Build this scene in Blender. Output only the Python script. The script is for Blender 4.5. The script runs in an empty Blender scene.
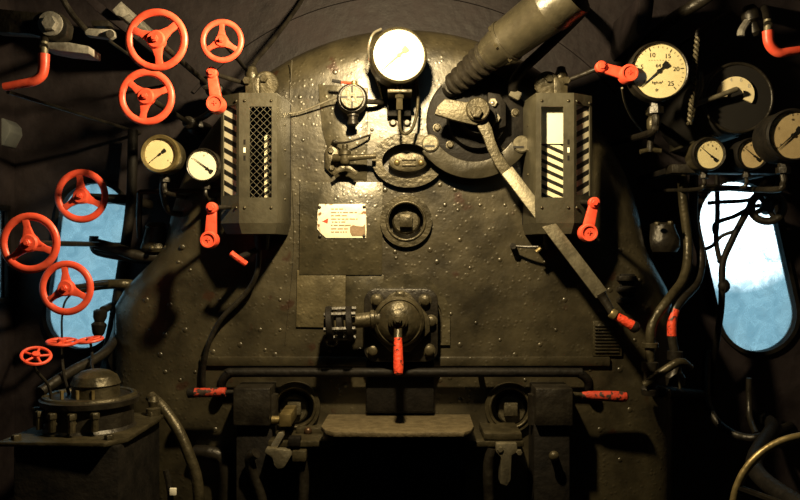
import bpy, bmesh, math, random
from mathutils import Vector, Matrix
random.seed(7)
PI = math.pi
C = bpy.context.scene.collection
CAM_Y, ZC = -2.4, 1.5          # camera distance from the boiler face, camera height
V = Vector

def P(px, py, y=0.0):          # a point at real depth y, read from the photograph
    d = y - CAM_Y
    return V(((px - 400) * d / 800, y, ZC - (py - 250) * d / 800))
def U(n, y=0.0):               # n photo pixels at depth y, in metres
    return n * (y - CAM_Y) / 800

# ------------------------------------------------------------------ materials
def mat(name, c1, c2=None, rough=(.4, .55), metal=0., scale=9., bump=.15, bscale=45., spec=.5, patch=None, coat=0., fine=False):
    m = bpy.data.materials.new(name); m.use_nodes = True
    nt = m.node_tree; N = nt.nodes; L = nt.links
    b = N['Principled BSDF']
    tc = N.new('ShaderNodeTexCoord')
    n1 = N.new('ShaderNodeTexNoise'); n1.inputs['Scale'].default_value = scale; n1.inputs['Detail'].default_value = 8; n1.inputs['Roughness'].default_value = .65
    geo = N.new('ShaderNodeNewGeometry')
    L.new(geo.outputs['Position'], n1.inputs['Vector'])
    cr = N.new('ShaderNodeValToRGB')
    cr.color_ramp.elements[0].position = .36; cr.color_ramp.elements[1].position = .66
    cr.color_ramp.elements[0].color = (*c1, 1); cr.color_ramp.elements[1].color = (*(c2 or c1), 1)
    L.new(n1.outputs['Fac'], cr.inputs['Fac'])
    col = cr.outputs['Color']
    if patch:                  # chips, rust or wear of a second colour
        n3 = N.new('ShaderNodeTexNoise'); n3.inputs['Scale'].default_value = patch[1]; n3.inputs['Detail'].default_value = 6
        L.new(geo.outputs['Position'], n3.inputs['Vector'])
        r3 = N.new('ShaderNodeValToRGB'); r3.color_ramp.elements[0].position = patch[2]; r3.color_ramp.elements[1].position = patch[2] + .06
        L.new(n3.outputs['Fac'], r3.inputs['Fac'])
        mx = N.new('ShaderNodeMixRGB'); L.new(r3.outputs['Color'], mx.inputs['Fac']); L.new(col, mx.inputs['Color1']); mx.inputs['Color2'].default_value = (*patch[0], 1)
        col = mx.outputs['Color']
    L.new(col, b.inputs['Base Color'])
    n2 = N.new('ShaderNodeTexNoise'); n2.inputs['Scale'].default_value = bscale; n2.inputs['Detail'].default_value = 6
    L.new(geo.outputs['Position'], n2.inputs['Vector'])
    mr = N.new('ShaderNodeMapRange'); mr.inputs['From Min'].default_value = .3; mr.inputs['From Max'].default_value = .7
    mr.inputs['To Min'].default_value = rough[0]; mr.inputs['To Max'].default_value = rough[1]
    L.new(n1.outputs['Fac'], mr.inputs['Value']); L.new(mr.outputs['Result'], b.inputs['Roughness'])
    b.inputs['Metallic'].default_value = metal
    b.inputs['Specular IOR Level'].default_value = spec
    b.inputs['Coat Weight'].default_value = coat; b.inputs['Coat Roughness'].default_value = .30
    if bump:
        bp = N.new('ShaderNodeBump'); bp.inputs['Strength'].default_value = bump; bp.inputs['Distance'].default_value = .01
        L.new(n2.outputs['Fac'], bp.inputs['Height']); nrm = bp.outputs['Normal']
        if fine:               # sparse blisters and chips in the paint over slow waves of the sheet
            n4 = N.new('ShaderNodeTexNoise'); n4.inputs['Scale'].default_value = 5; n4.inputs['Detail'].default_value = 2; L.new(geo.outputs['Position'], n4.inputs['Vector'])
            b4 = N.new('ShaderNodeBump'); b4.inputs['Strength'].default_value = .25; b4.inputs['Distance'].default_value = .05; L.new(n4.outputs['Fac'], b4.inputs['Height']); L.new(bp.outputs['Normal'], b4.inputs['Normal'])
            n5 = N.new('ShaderNodeTexVoronoi'); n5.inputs['Scale'].default_value = 55; L.new(geo.outputs['Position'], n5.inputs['Vector'])
            m5 = N.new('ShaderNodeMapRange'); m5.inputs['From Min'].default_value = .12; m5.inputs['From Max'].default_value = .3; m5.inputs['To Min'].default_value = 1; m5.inputs['To Max'].default_value = 0; L.new(n5.outputs['Distance'], m5.inputs['Value'])
            x5 = N.new('ShaderNodeMath'); x5.operation = 'MULTIPLY'; L.new(m5.outputs['Result'], x5.inputs[0]); L.new(n1.outputs['Fac'], x5.inputs[1])
            b5 = N.new('ShaderNodeBump'); b5.inputs['Strength'].default_value = .35; b5.inputs['Distance'].default_value = .004; L.new(x5.outputs[0], b5.inputs['Height']); L.new(b4.outputs['Normal'], b5.inputs['Normal'])
            nrm = b5.outputs['Normal']
        L.new(nrm, b.inputs['Normal'])
    return m

M = {}
M['plate'] = mat('oily_black_boiler_plate', (.024, .020, .012), (.068, .056, .030), (.30, .46), .35, 7, .14, 60, .7, patch=((.040, .020, .010), 13, .64), fine=True, coat=.45)
M['patch'] = mat('patched_plate', (.030, .026, .015), (.080, .067, .036), (.26, .42), .35, 10, .16, 60, .7, fine=True, coat=.45)
M['worn'] = mat('highlight_patch_plate', (.075, .062, .033), (.15, .125, .068), (.25, .40), .35, 12, .3, 60, .7, fine=True, coat=.5)  # lighter copy of the patch material, with a highlight put into its colour
M['wall'] = mat('sooty_cab_sheet', (.008, .0055, .0065), (.020, .014, .015), (.5, .75), 0, 6, .3, 30, .3)
M['iron'] = mat('black_iron', (.011, .009, .007), (.026, .022, .015), (.32, .5), .3, 20, .25, 70, .5)
M['dark'] = mat('sooty_black_iron', (.005, .0045, .004), (.011, .009, .007), (.5, .7), 0, 20, .25, 70, .15)
M['cast'] = mat('oily_cast_iron', (.032, .027, .015), (.075, .062, .034), (.32, .48), .45, 18, .25, 80, .5)
M['guard'] = mat('grey_green_guard_paint', (.036, .032, .020), (.056, .050, .031), (.38, .52), .1, 15, .1, 90, .5)
M['steel'] = mat('worn_bare_steel', (.10, .088, .058), (.18, .16, .11), (.4, .55), .5, 25, .15, 120, .5)
M['olive'] = mat('olive_worn_steel', (.075, .066, .042), (.13, .115, .075), (.4, .55), .4, 25, .2, 110, .5)
M['barrel'] = mat('oily_dark_barrel', (.022, .019, .012), (.042, .036, .022), (.3, .42), .3, 12, .12, 80, .5)
M['needle'] = mat('brown_needle', (.20, .15, .09), None, (.5, .6), 0, 20, 0)
M['dull'] = mat('dull_brown_steel', (.055, .047, .028), (.105, .09, .055), (.42, .58), .4, 30, .3, 110, .5)
M['bright'] = mat('bright_steel', (.42, .38, .28), (.6, .55, .42), (.2, .35), .8, 25, .05, 120, .5)
M['brass'] = mat('tarnished_brass', (.13, .098, .04), (.24, .185, .08), (.3, .5), .6, 25, .1, 90, .5)
M['red'] = mat('red_enamel_paint', (.62, .062, .030), (.74, .095, .048), (.32, .5), 0, 30, .08, 60, .5, patch=((.30, .02, .01), 40, .68))
M['redworn'] = mat('worn_red_paint', (.60, .045, .018), (.70, .07, .025), (.4, .6), 0, 60, .3, 120, .4, patch=((.05, .02, .015), 90, .58))
M['reddim'] = mat('dim_flaking_red_paint', (.34, .03, .015), (.46, .05, .02), (.5, .7), 0, 60, .3, 120, .3, patch=((.03, .018, .014), 70, .5))  # old flaking red, also darkened for the weak light low down
M['lamplit'] = mat('lamplit_brown_plate', (.075, .058, .031), (.115, .09, .048), (.5, .7), .1, 40, .3, 80, .4)  # lighter brown so the lamplight on the fire-door shelf sits in its colour
M['copper'] = mat('copper_pipe', (.06, .034, .018), (.09, .052, .028), (.3, .5), .6, 25, .1, 90, .5)
M['dial'] = mat('white_dial_enamel', (.80, .76, .62), (.84, .80, .68), (.4, .5), 0, 20, 0, 60, .4)
M['cream'] = mat('yellowed_dial', (.70, .60, .36), (.76, .66, .42), (.4, .5), 0, 30, 0, 60, .4)
M['aged'] = mat('aged_dial', (.50, .38, .22), (.60, .47, .28), (.45, .55), 0, 30, 0, 60, .4)
M['ink'] = mat('black_ink', (.012, .011, .010), None, (.5, .6), 0, 20, 0, 60, .3)
M['faint'] = mat('pale_grey_ink', (.45, .42, .34), None, (.5, .6), 0, 20, 0, 60, .3)  # ink paled to carry the glare that washes out the large dial
M['sign'] = mat('chipped_enamel_sign', (.74, .68, .50), (.82, .78, .62), (.3, .45), 0, 30, .05, 90, .5, patch=((.20, .10, .045), 34, .62))
M['signred'] = mat('red_sign_print', (.70, .06, .03), None, (.4, .5), 0, 20, 0, 60, .4)
M['mesh'] = mat('grey_wire', (.12, .11, .075), (.17, .155, .11), (.4, .5), .5, 20, 0, 60, .4)
M['greyblue'] = mat('grey_painted_steel', (.07, .075, .075), (.10, .105, .10), (.5, .6), 0, 20, .1, 60, .4)
M['grey'] = mat('dusty_grey_steel', (.15, .14, .12), (.34, .32, .28), (.5, .65), .2, 40, .2, 90, .4)

def stripes():
    m = bpy.data.materials.new('black_and_white_diagonal_stripes'); m.use_nodes = True
    nt = m.node_tree; N = nt.nodes; L = nt.links; b = N['Principled BSDF']
    uv = N.new('ShaderNodeUVMap'); w = N.new('ShaderNodeTexWave')
    w.bands_direction = 'Y'; w.inputs['Scale'].default_value = 1.0
    mp = N.new('ShaderNodeMapping'); L.new(uv.outputs['UV'], mp.inputs['Vector'])
    L.new(mp.outputs['Vector'], w.inputs['Vector'])
    r = N.new('ShaderNodeValToRGB'); r.color_ramp.interpolation = 'CONSTANT'
    r.color_ramp.elements[0].color = (.015, .014, .012, 1); r.color_ramp.elements[1].position = .46; r.color_ramp.elements[1].color = (.80, .74, .55, 1)
    L.new(w.outputs['Fac'], r.inputs['Fac']); L.new(r.outputs['Color'], b.inputs['Base Color'])
    b.inputs['Roughness'].default_value = .4
    return m
M['stripes'] = stripes()

def clear_glass(name, tint, dirt, dcol, reflect=True, scale=14.):
    m = bpy.data.materials.new(name); m.use_nodes = True
    nt = m.node_tree; N = nt.nodes; L = nt.links; N.remove(N['Principled BSDF'])
    out = N['Material Output']
    tr = N.new('ShaderNodeBsdfTransparent'); tr.inputs['Color'].default_value = (*tint, 1)
    gl = N.new('ShaderNodeBsdfGlossy'); gl.inputs['Roughness'].default_value = .05
    lw = N.new('ShaderNodeLayerWeight'); lw.inputs['Blend'].default_value = .5; pw = N.new('ShaderNodeMath'); pw.operation = 'POWER'; pw.inputs[1].default_value = 5; L.new(lw.outputs['Facing'], pw.inputs[0]); fr = N.new('ShaderNodeMath'); fr.operation = 'MULTIPLY_ADD'; fr.inputs[1].default_value = .93; fr.inputs[2].default_value = .03; L.new(pw.outputs[0], fr.inputs[0])
    mx = N.new('ShaderNodeMixShader'); L.new(fr.outputs[0], mx.inputs[0]); L.new(tr.outputs[0], mx.inputs[1]); L.new(gl.outputs[0], mx.inputs[2])
    sh = mx.outputs[0]
    if dirt:
        geo = N.new('ShaderNodeNewGeometry'); n = N.new('ShaderNodeTexNoise'); n.inputs['Scale'].default_value = scale; n.inputs['Detail'].default_value = 9; n.inputs['Roughness'].default_value = .7; n.inputs['Distortion'].default_value = 1.2
        L.new(geo.outputs['Position'], n.inputs['Vector'])
        mr = N.new('ShaderNodeMapRange'); mr.inputs['From Min'].default_value = .3; mr.inputs['From Max'].default_value = .72; mr.inputs['To Min'].default_value = dirt[0]; mr.inputs['To Max'].default_value = dirt[1]
        L.new(n.outputs['Fac'], mr.inputs['Value'])
        tl = N.new('ShaderNodeBsdfTranslucent'); tl.inputs['Color'].default_value = (*dcol, 1)
        df = N.new('ShaderNodeBsdfDiffuse'); df.inputs['Color'].default_value = (*[c * .4 for c in dcol], 1)
        ad = N.new('ShaderNodeMixShader'); ad.inputs[0].default_value = .25; L.new(tl.outputs[0], ad.inputs[1]); L.new(df.outputs[0], ad.inputs[2])
        m2 = N.new('ShaderNodeMixShader'); L.new(mr.outputs['Result'], m2.inputs[0]); L.new(sh, m2.inputs[1]); L.new(ad.outputs[0], m2.inputs[2])
        sh = m2.outputs[0]
    L.new(sh, out.inputs['Surface'])
    return m
M['glass'] = clear_glass('clear_glass', (.97, .97, .95), None, None)
M['pane'] = clear_glass('dirty_window_glass', (.92, .97, .98), (.0, .75), (.66, .80, .86), scale=16.)

# ------------------------------------------------------------------ objects
OFF = {}
def thing(name, label, cat, loc, group=None, local=False):
    o = bpy.data.objects.new(name, None); C.objects.link(o)
    o.empty_display_size = .05; o.location = loc
    o['label'] = label; o['category'] = cat
    if group: o['group'] = group
    OFF[o.name] = V((0, 0, 0)) if local else V(loc)
    return o

class MB:
    def __init__(s): s.bm = bmesh.new(); s.uv = None
    def faces(s, vs, fs, bev=0., seg=2):
        bv = [s.bm.verts.new(v) for v in vs]; nf = []
        for f in fs:
            try: nf.append(s.bm.faces.new([bv[i] for i in f]))
            except ValueError: pass
        bmesh.ops.recalc_face_normals(s.bm, faces=nf)
        if bev:
            es = set(e for f in nf for e in f.edges if len(e.link_faces) == 2 and e.calc_face_angle(0) > .5)
            if es: bmesh.ops.bevel(s.bm, geom=list(es), offset=bev, segments=seg, affect='EDGES', profile=.5, clamp_overlap=True)
        return s
    def box(s, a, b, bev=.002):
        a, b = V(a), V(b)
        x0, x1 = sorted((a.x, b.x)); y0, y1 = sorted((a.y, b.y)); z0, z1 = sorted((a.z, b.z))
        vs = [(x, y, z) for x in (x0, x1) for y in (y0, y1) for z in (z0, z1)]
        return s.faces(vs, [(0, 1, 3, 2), (4, 6, 7, 5), (0, 4, 5, 1), (2, 3, 7, 6), (0, 2, 6, 4), (1, 5, 7, 3)], bev)
    def pbox(s, px0, py0, px1, py1, y0, y1, bev=.002):      # box whose front at y0 spans those photo pixels
        a, b = P(px0, py0, y0), P(px1, py1, y0); b.y = y1
        return s.box(a, b, bev)
    def loft(s, loops, cap=True, closed=True, bev=0.):
        n = len(loops[0]); vs = [v for l in loops for v in l]; fs = []
        for k in range(len(loops) - 1):
            for i in range(n if closed else n - 1):
                j = (i + 1) % n
                fs.append((k * n + i, k * n + j, (k + 1) * n + j, (k + 1) * n + i))
        if cap:
            fs.append(tuple(range(n))); fs.append(tuple((len(loops) - 1) * n + i for i in range(n)))
        return s.faces(vs, fs, bev)
    def prism(s, pts, y0, y1, bev=.002):                    # outline in photo pixels at y0, extruded straight back to y1
        a = [P(x, z, y0) for x, z in pts]
        return s.loft([a, [V((p.x, y1, p.z)) for p in a]], True, True, bev)
    def ring(s, outer, inner, y0, y1, bev=.0):              # flat ring between two outlines
        a = [P(x, z, y0) for x, z in outer]; b = [P(x, z, y0) for x, z in inner]
        bk = lambda q: [V((p.x, y1, p.z)) for p in q]
        return s.loft([b, a, bk(a), bk(b), b], False, True)
    def frame(s, axis):
        z = V(axis).normalized(); t = V((0, 0, 1)) if abs(z.z) < .9 else V((1, 0, 0))
        x = t.cross(z).normalized(); return x, z.cross(x), z
    def lathe(s, c, axis, prof, seg=32, cap=True):          # prof: (radius, distance along axis)
        x, y, z = s.frame(axis); c = V(c)
        loops = [[c + z * h + (x * math.cos(2 * PI * i / seg) + y * math.sin(2 * PI * i / seg)) * max(r, 1e-5) for i in range(seg)] for r, h in prof]
        return s.loft(loops, cap)
    def cyl(s, a, b, r, r2=None, seg=24, bev=0.):
        a, b = V(a), V(b); h = (b - a).length; r2 = r if r2 is None else r2
        if bev: return s.lathe(a, b - a, [(r - bev, 0), (r, bev), (r2, h - bev), (r2 - bev, h)], seg)
        return s.lathe(a, b - a, [(r, 0), (r2, h)], seg)
    def hexa(s, c, axis, r, h): return s.lathe(c, axis, [(r, 0), (r, h * .8), (r * .85, h)], 6)
    def bolt(s, c, axis, r, h): return s.lathe(c, axis, [(r * 1.35, 0), (r * 1.35, h * .25), (r, h * .3), (r, h * .8), (r * .75, h)], 12)
    def dome(s, c, axis, r, h=None, n=6, seg=24):
        h = r if h is None else h
        return s.lathe(c, axis, [(r * math.cos(i * PI / 2 / n), h * math.sin(i * PI / 2 / n)) for i in range(n + 1)], seg)
    def torus(s, c, axis, R, r, seg=56, ms=12, flat=1., a0=0., a1=2 * PI):
        x, y, z = s.frame(axis); c = V(c); full = abs(a1 - a0 - 2 * PI) < 1e-6
        k = seg if full else seg + 1; loops = []
        for i in range(k):
            a = a0 + (a1 - a0) * i / seg; d = x * math.cos(a) + y * math.sin(a)
            loops.append([c + d * (R + r * math.cos(2 * PI * j / ms)) + z * r * flat * math.sin(2 * PI * j / ms) for j in range(ms)])
        if full: loops.append(loops[0]); return s.loft(loops, False)
        return s.loft(loops, True)
    def tube(s, pts, r, seg=12, sub=8, r2=None):
        pts = [V(p) for p in pts]; q = []
        if len(pts) == 2: q = pts
        else:
            e = [pts[0] * 2 - pts[1]] + pts + [pts[-1] * 2 - pts[-2]]
            for i in range(1, len(e) - 2):
                for k in range(sub):
                    t = k / sub; a, b, c, d = e[i - 1:i + 3]
                    q.append(.5 * ((2 * b) + (c - a) * t + (2 * a - 5 * b + 4 * c - d) * t * t + (3 * b - a - 3 * c + d) * t ** 3))
            q.append(pts[-1])
        loops = []; up = None
        for i, p in enumerate(q):
            t = (q[min(i + 1, len(q) - 1)] - q[max(i - 1, 0)]).normalized()
            if up is None: up = s.frame(t)[0]
            up = (up - t * up.dot(t)).normalized(); w = t.cross(up)
            rr = r if r2 is None else r + (r2 - r) * i / (len(q) - 1)
            loops.append([p + (up * math.cos(2 * PI * j / seg) + w * math.sin(2 * PI * j / seg)) * rr for j in range(seg)])
        return s.loft(loops, True)
    def text(s, body, c, size, xdir=V((1, 0, 0)), zdir=V((0, 0, 1)), depth=.0006):
        cu = bpy.data.curves.new('lettering', 'FONT'); cu.body = body; cu.size = size; cu.align_x = 'CENTER'; cu.align_y = 'CENTER'; cu.extrude = depth / 2
        o = bpy.data.objects.new('lettering', cu); C.objects.link(o)
        me = bpy.data.meshes.new_from_object(o.evaluated_get(bpy.context.evaluated_depsgraph_get()))
        x, z = xdir.normalized(), zdir.normalized(); y = x.cross(z)
        me.transform(Matrix.Translation(V(c)) @ Matrix((x, z, y)).transposed().to_4x4())
        s.bm.from_mesh(me); bpy.data.objects.remove(o); bpy.data.curves.remove(cu); bpy.data.meshes.remove(me)
        return s
    def build(s, name, m, parent=None, label=None, ang=.6):
        off = OFF.get(parent.name, V((0, 0, 0))) if parent else V((0, 0, 0))
        me = bpy.data.meshes.new(name); s.bm.to_mesh(me); s.bm.free()
        if off.length: me.transform(Matrix.Translation(-off))
        me.materials.append(M[m] if isinstance(m, str) else m)
        me.polygons.foreach_set('use_smooth', [True] * len(me.polygons)); me.set_sharp_from_angle(angle=ang)
        o = bpy.data.objects.new(name, me); C.objects.link(o)
        if parent: o.parent = parent; OFF[o.name] = off
        if label: o['label'] = label
        return o

def solo(mb, name, m, label, cat, group=None):              # a thing that is one mesh, origin at its centre
    o = mb.build(name, m); me = o.data
    c = sum((v.co for v in me.vertices), V()) / len(me.vertices)
    me.transform(Matrix.Translation(-c)); o.location = c
    o['label'] = label; o['category'] = cat
    if group: o['group'] = group
    return o
def struct(mb, name, m, parent=None):
    o = mb.build(name, m, parent)
    if not parent: o['kind'] = 'structure'
    return o
def ell(cx, cy, rx, ry, n=48): return [(cx + rx * math.cos(2 * PI * i / n), cy + ry * math.sin(2 * PI * i / n)) for i in range(n)]
FWD = V((0, -1, 0))

# ------------------------------------------------------------------ the cab
XL, XR, YF, YB, ZT = -1.33, 1.46, .36, -2.95, 2.55
W_L = ((93, 217), (80, 315), 34)      # stadium windows: upper centre, lower centre, radius in photo pixels on the front sheet
W_R = ((738, 219), (759, 314), 38)
def stadium(w, y, grow=0, n=20):
    (ax, ay), (bx, by), r = w; r += grow
    t = math.atan2(by - ay, bx - ax); pts = []
    for i in range(n + 1): a = t + PI / 2 + PI * i / n; pts.append(P(ax + r * math.cos(a), ay + r * math.sin(a), y))
    for i in range(n + 1): a = t - PI / 2 + PI * i / n; pts.append(P(bx + r * math.cos(a), by + r * math.sin(a), y))
    return pts
def wall_with_holes(name, outer, holes, out, m='wall', th=.03):
    bm = bmesh.new(); es = []
    for loop in [outer] + holes:
        vs = [bm.verts.new(p) for p in loop]
        es += [bm.edges.new((vs[i], vs[(i + 1) % len(vs)])) for i in range(len(vs))]
    bmesh.ops.triangle_fill(bm, use_beauty=True, use_dissolve=False, edges=es)
    g = bmesh.ops.extrude_face_region(bm, geom=bm.faces[:])
    bmesh.ops.translate(bm, verts=[v for v in g['geom'] if isinstance(v, bmesh.types.BMVert)], vec=V(out) * th)
    bmesh.ops.recalc_face_normals(bm, faces=bm.faces[:])
    mb = MB(); mb.bm.free(); mb.bm = bm
    return struct(mb, name, m)
wall_with_holes('wall_front', [V((XL, YF, 0)), V((XR, YF, 0)), V((XR, YF, ZT)), V((XL, YF, ZT))], [stadium(W_L, YF), stadium(W_R, YF)], (0, 1, 0))
SW = [V((XL, y, z)) for y, z in ((-.35, ZC - .16), (.29, ZC - .16), (.29, ZC + .13), (-.35, ZC + .13))]
wall_with_holes('wall_left', [V((XL, YB, 0)), V((XL, YF, 0)), V((XL, YF, ZT)), V((XL, YB, ZT))], [SW], (-1, 0, 0))
struct(MB().box((XR, YB, 0), (XR + .03, YF, ZT), 0), 'wall_right', 'wall')
struct(MB().box((XL, YB - .03, 0), (XR, YB, ZT), 0), 'wall_back_light_block', 'wall')  # unseen; closes the open cab back up to the roof to cut sky light
struct(MB().box((XL - .03, YB - .03, -.04), (XR + .03, YF + .03, 0), 0), 'floor', 'dark')
cb = MB(); arc = []
for i in range(25):
    x = XL - .03 + (XR - XL + .06) * i / 24; arc.append((x, ZT + .22 * math.sin(PI * i / 24)))
cb.loft([[V((x, YB - .03, z)) for x, z in arc] + [V((x, YB - .03, z + .03)) for x, z in arc[::-1]],
         [V((x, YF + .03, z)) for x, z in arc] + [V((x, YF + .03, z + .03)) for x, z in arc[::-1]]])
struct(cb, 'ceiling', 'wall')
# closes the front sheet up to the roof vault
gb = MB(); gb.loft([[V((x, YF, z)) for x, z in arc] + [V((XR, YF, ZT - .001)), V((XL, YF, ZT - .001))], [V((x, YF + .03, z)) for x, z in arc] + [V((XR, YF + .03, ZT - .001)), V((XL, YF + .03, ZT - .001))]])
struct(gb, 'trim_1', 'wall')
# curved angle iron on the front sheet following the boiler
tb = MB(); CX, CZ = P(405, 270, YF).x, P(405, 270, YF).z
tb.loft([[V((CX + U(r, YF) * math.cos(a), y, CZ + U(r, YF) * math.sin(a))) for r, y in ((274, YF), (274, YF - .012), (277, YF - .012), (277, YF))] for a in [math.radians(40 + 100 * i / 60) for i in range(61)]])
struct(tb, 'trim_2', 'wall')
for n, w in ((1, W_L), (2, W_R)):
    f = MB(); a, b = stadium(w, YF - .018, 4), stadium(w, YF - .018, 0)
    bk = lambda q, y: [V((p.x, y, p.z)) for p in q]
    f.loft([b, a, bk(a, YF + .001), bk(b, YF + .02), b], False)
    fo = struct(f, 'window_%d' % n, 'dark')
    g = MB(); q = stadium(w, YF + .012, 1); g.loft([q, bk(q, YF + .016)])
    g.build('pane', 'pane', fo)
f = MB()
for a, b in (((XL - .01, -.37, ZC - .18), (XL + .012, .31, ZC - .16)), ((XL - .01, -.37, ZC + .13), (XL + .012, .31, ZC + .15)), ((XL - .01, .29, ZC - .16), (XL + .012, .31, ZC + .13)), ((XL - .01, -.37, ZC - .16), (XL + .012, -.35, ZC + .13))): f.box(a, b)
fo = struct(f, 'window_3', 'dark')
MB().box((XL - .016, -.36, ZC - .17), (XL - .012, .30, ZC + .14), 0).build('pane', 'pane', fo)

# ------------------------------------------------------------------ boiler backhead
bh = thing('boiler_backhead', 'broad black riveted arched boiler backplate filling the middle of the cab', 'boiler', (.015, .0, .0))
R0, CZ = .750, P(405, 270, .1).z; CX = P(405, 270, .1).x
def outline(ins):
    pts = []
    def hw(z, k=.155):
        t = min(max((CZ + .10 - z) / .22, 0), 1); return R0 + k * t * t * (3 - 2 * t)
    zs = [0.0 + (CZ - 0.0) * (i / 26) for i in range(26)]
    for z in zs: pts.append((CX + hw(z, .085) - ins, z))
    for i in range(61):
        a = PI * i / 60; zz = CZ + (R0 - ins) * math.sin(a); pts.append((CX + (hw(zz, .085 if a < PI / 2 else .155) - ins) * math.cos(a), zz))
    for z in zs[::-1]: pts.append((CX - hw(z) + ins, z))
    return pts
loops = [[V((x, y, z)) for x, z in outline(ins)] for ins, y in [(.115 * (1 - math.sin(a)), .115 * (1 - math.cos(a))) for a in [PI / 2 * i / 7 for i in range(8)]] + [(0, YF - .001)]]
HOLES = [ell(406, 221, 17.5, 17.5), ell(295, 407, 18.5, 18.5), ell(510, 408, 18.5, 18.5), ell(408, 161, 26, 18)]
pl = MB(); pl.loft(loops, False); es = []
for lp in [loops[0]] + [[P(x, z, 0) for x, z in h] for h in HOLES]:
    vs = [pl.bm.verts.new(p) for p in lp]; es += [pl.bm.edges.new((vs[i], vs[(i + 1) % len(vs)])) for i in range(len(vs))]
bmesh.ops.triangle_fill(pl.bm, use_beauty=True, use_dissolve=False, edges=es)
bmesh.ops.remove_doubles(pl.bm, verts=pl.bm.verts[:], dist=1e-6)
for h in HOLES:
    a = [P(x, z, 0) for x, z in h]; dp = .05 if h is not HOLES[3] else .03
    pl.loft([a, [V((p.x, dp, p.z)) for p in a]], False); pl.loft([[V((p.x, dp, p.z)) for p in a], [V((p.x, dp + .004, p.z)) for p in a]])
bmesh.ops.recalc_face_normals(pl.bm, faces=pl.bm.faces[:])
pl.build('plate', 'plate', bh)
def patch(pts, y, m='patch'):
    return MB().prism(pts, -y, .001, .0015).build('patch_plate', m, bh)
patch([(300, 182), (383, 182), (382, 275), (299, 275)], .008)
patch([(297, 270), (346, 271), (345, 328), (296, 327)], .006, 'worn')  # paler colour stands in for the highlight on this patch
patch([(346, 276), (384, 275), (382, 318), (346, 318)], .004)
patch([(318, 84), (368, 88), (367, 180), (336, 180), (322, 130)], .003)
MB().ring([(363 + 42 * (1 - math.cos(t)) if 0 else 407 + 43 * math.cos(t), 318 + 44 * math.sin(t)) for t in [PI + PI * i / 24 for i in range(25)]] + [(450, 345), (364, 345)],
          [(407 + 35 * math.cos(t), 318 + 30 * math.sin(t)) for t in [PI + PI * i / 24 for i in range(25)]] + [(442, 344), (372, 344)], -.008, .001).build('patch_plate', 'patch', bh)
MB().pbox(200, 357, 610, 366, -.012, .002).build('seam_strip', 'plate', bh)
MB().tube([P(x, y, -.001) for x, y in ((292, 60), (289, 130), (294, 240), (285, 345))], .0014, 6).build('weld_seam', 'plate', bh)
bolts = [(300, 97), (303, 140), (305, 186), (378, 186), (303, 270), (379, 271), (300, 325), (342, 325), (340, 276), (372, 283), (396, 258), (437, 262), (458, 210), (480, 205), (505, 205), (460, 240), (500, 260), (545, 262), (556, 330), (470, 268), (515, 355), (540, 345), (500, 340), (460, 345), (476, 323), (451, 314),
         (146, 300), (170, 305), (165, 335), (150, 330), (160, 355), (185, 330), (165, 372), (180, 380), (195, 372), (190, 270), (182, 247), (178, 262), (220, 300), (260, 330), (265, 350), (240, 345), (280, 300), (275, 355), (230, 375), (213, 352), (245, 300), (280, 330),
         (330, 352), (360, 350), (440, 380), (460, 400), (525, 380), (560, 375), (600, 310), (580, 285), (565, 300), (590, 370), (620, 370), (635, 340), (610, 290), (640, 280), (620, 250), (630, 410), (600, 430), (640, 440), (620, 460), (200, 450), (215, 430), (445, 205), (440, 185), (455, 190), (320, 100), (365, 180), (335, 72), (372, 130), (366, 168), (430, 250), (395, 252), (385, 190), (413, 190), (360, 375), (345, 385), (450, 378)]
for i, (x, y) in enumerate(bolts):
    p = P(x, y, 0); p.y = .0
    MB().dome(p + V((0, .001, 0)), FWD, U(random.choice((2.0, 2.5, 2.9))), U(1.1), 4, 12).build('stay_bolt', 'plate', bh)

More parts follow.
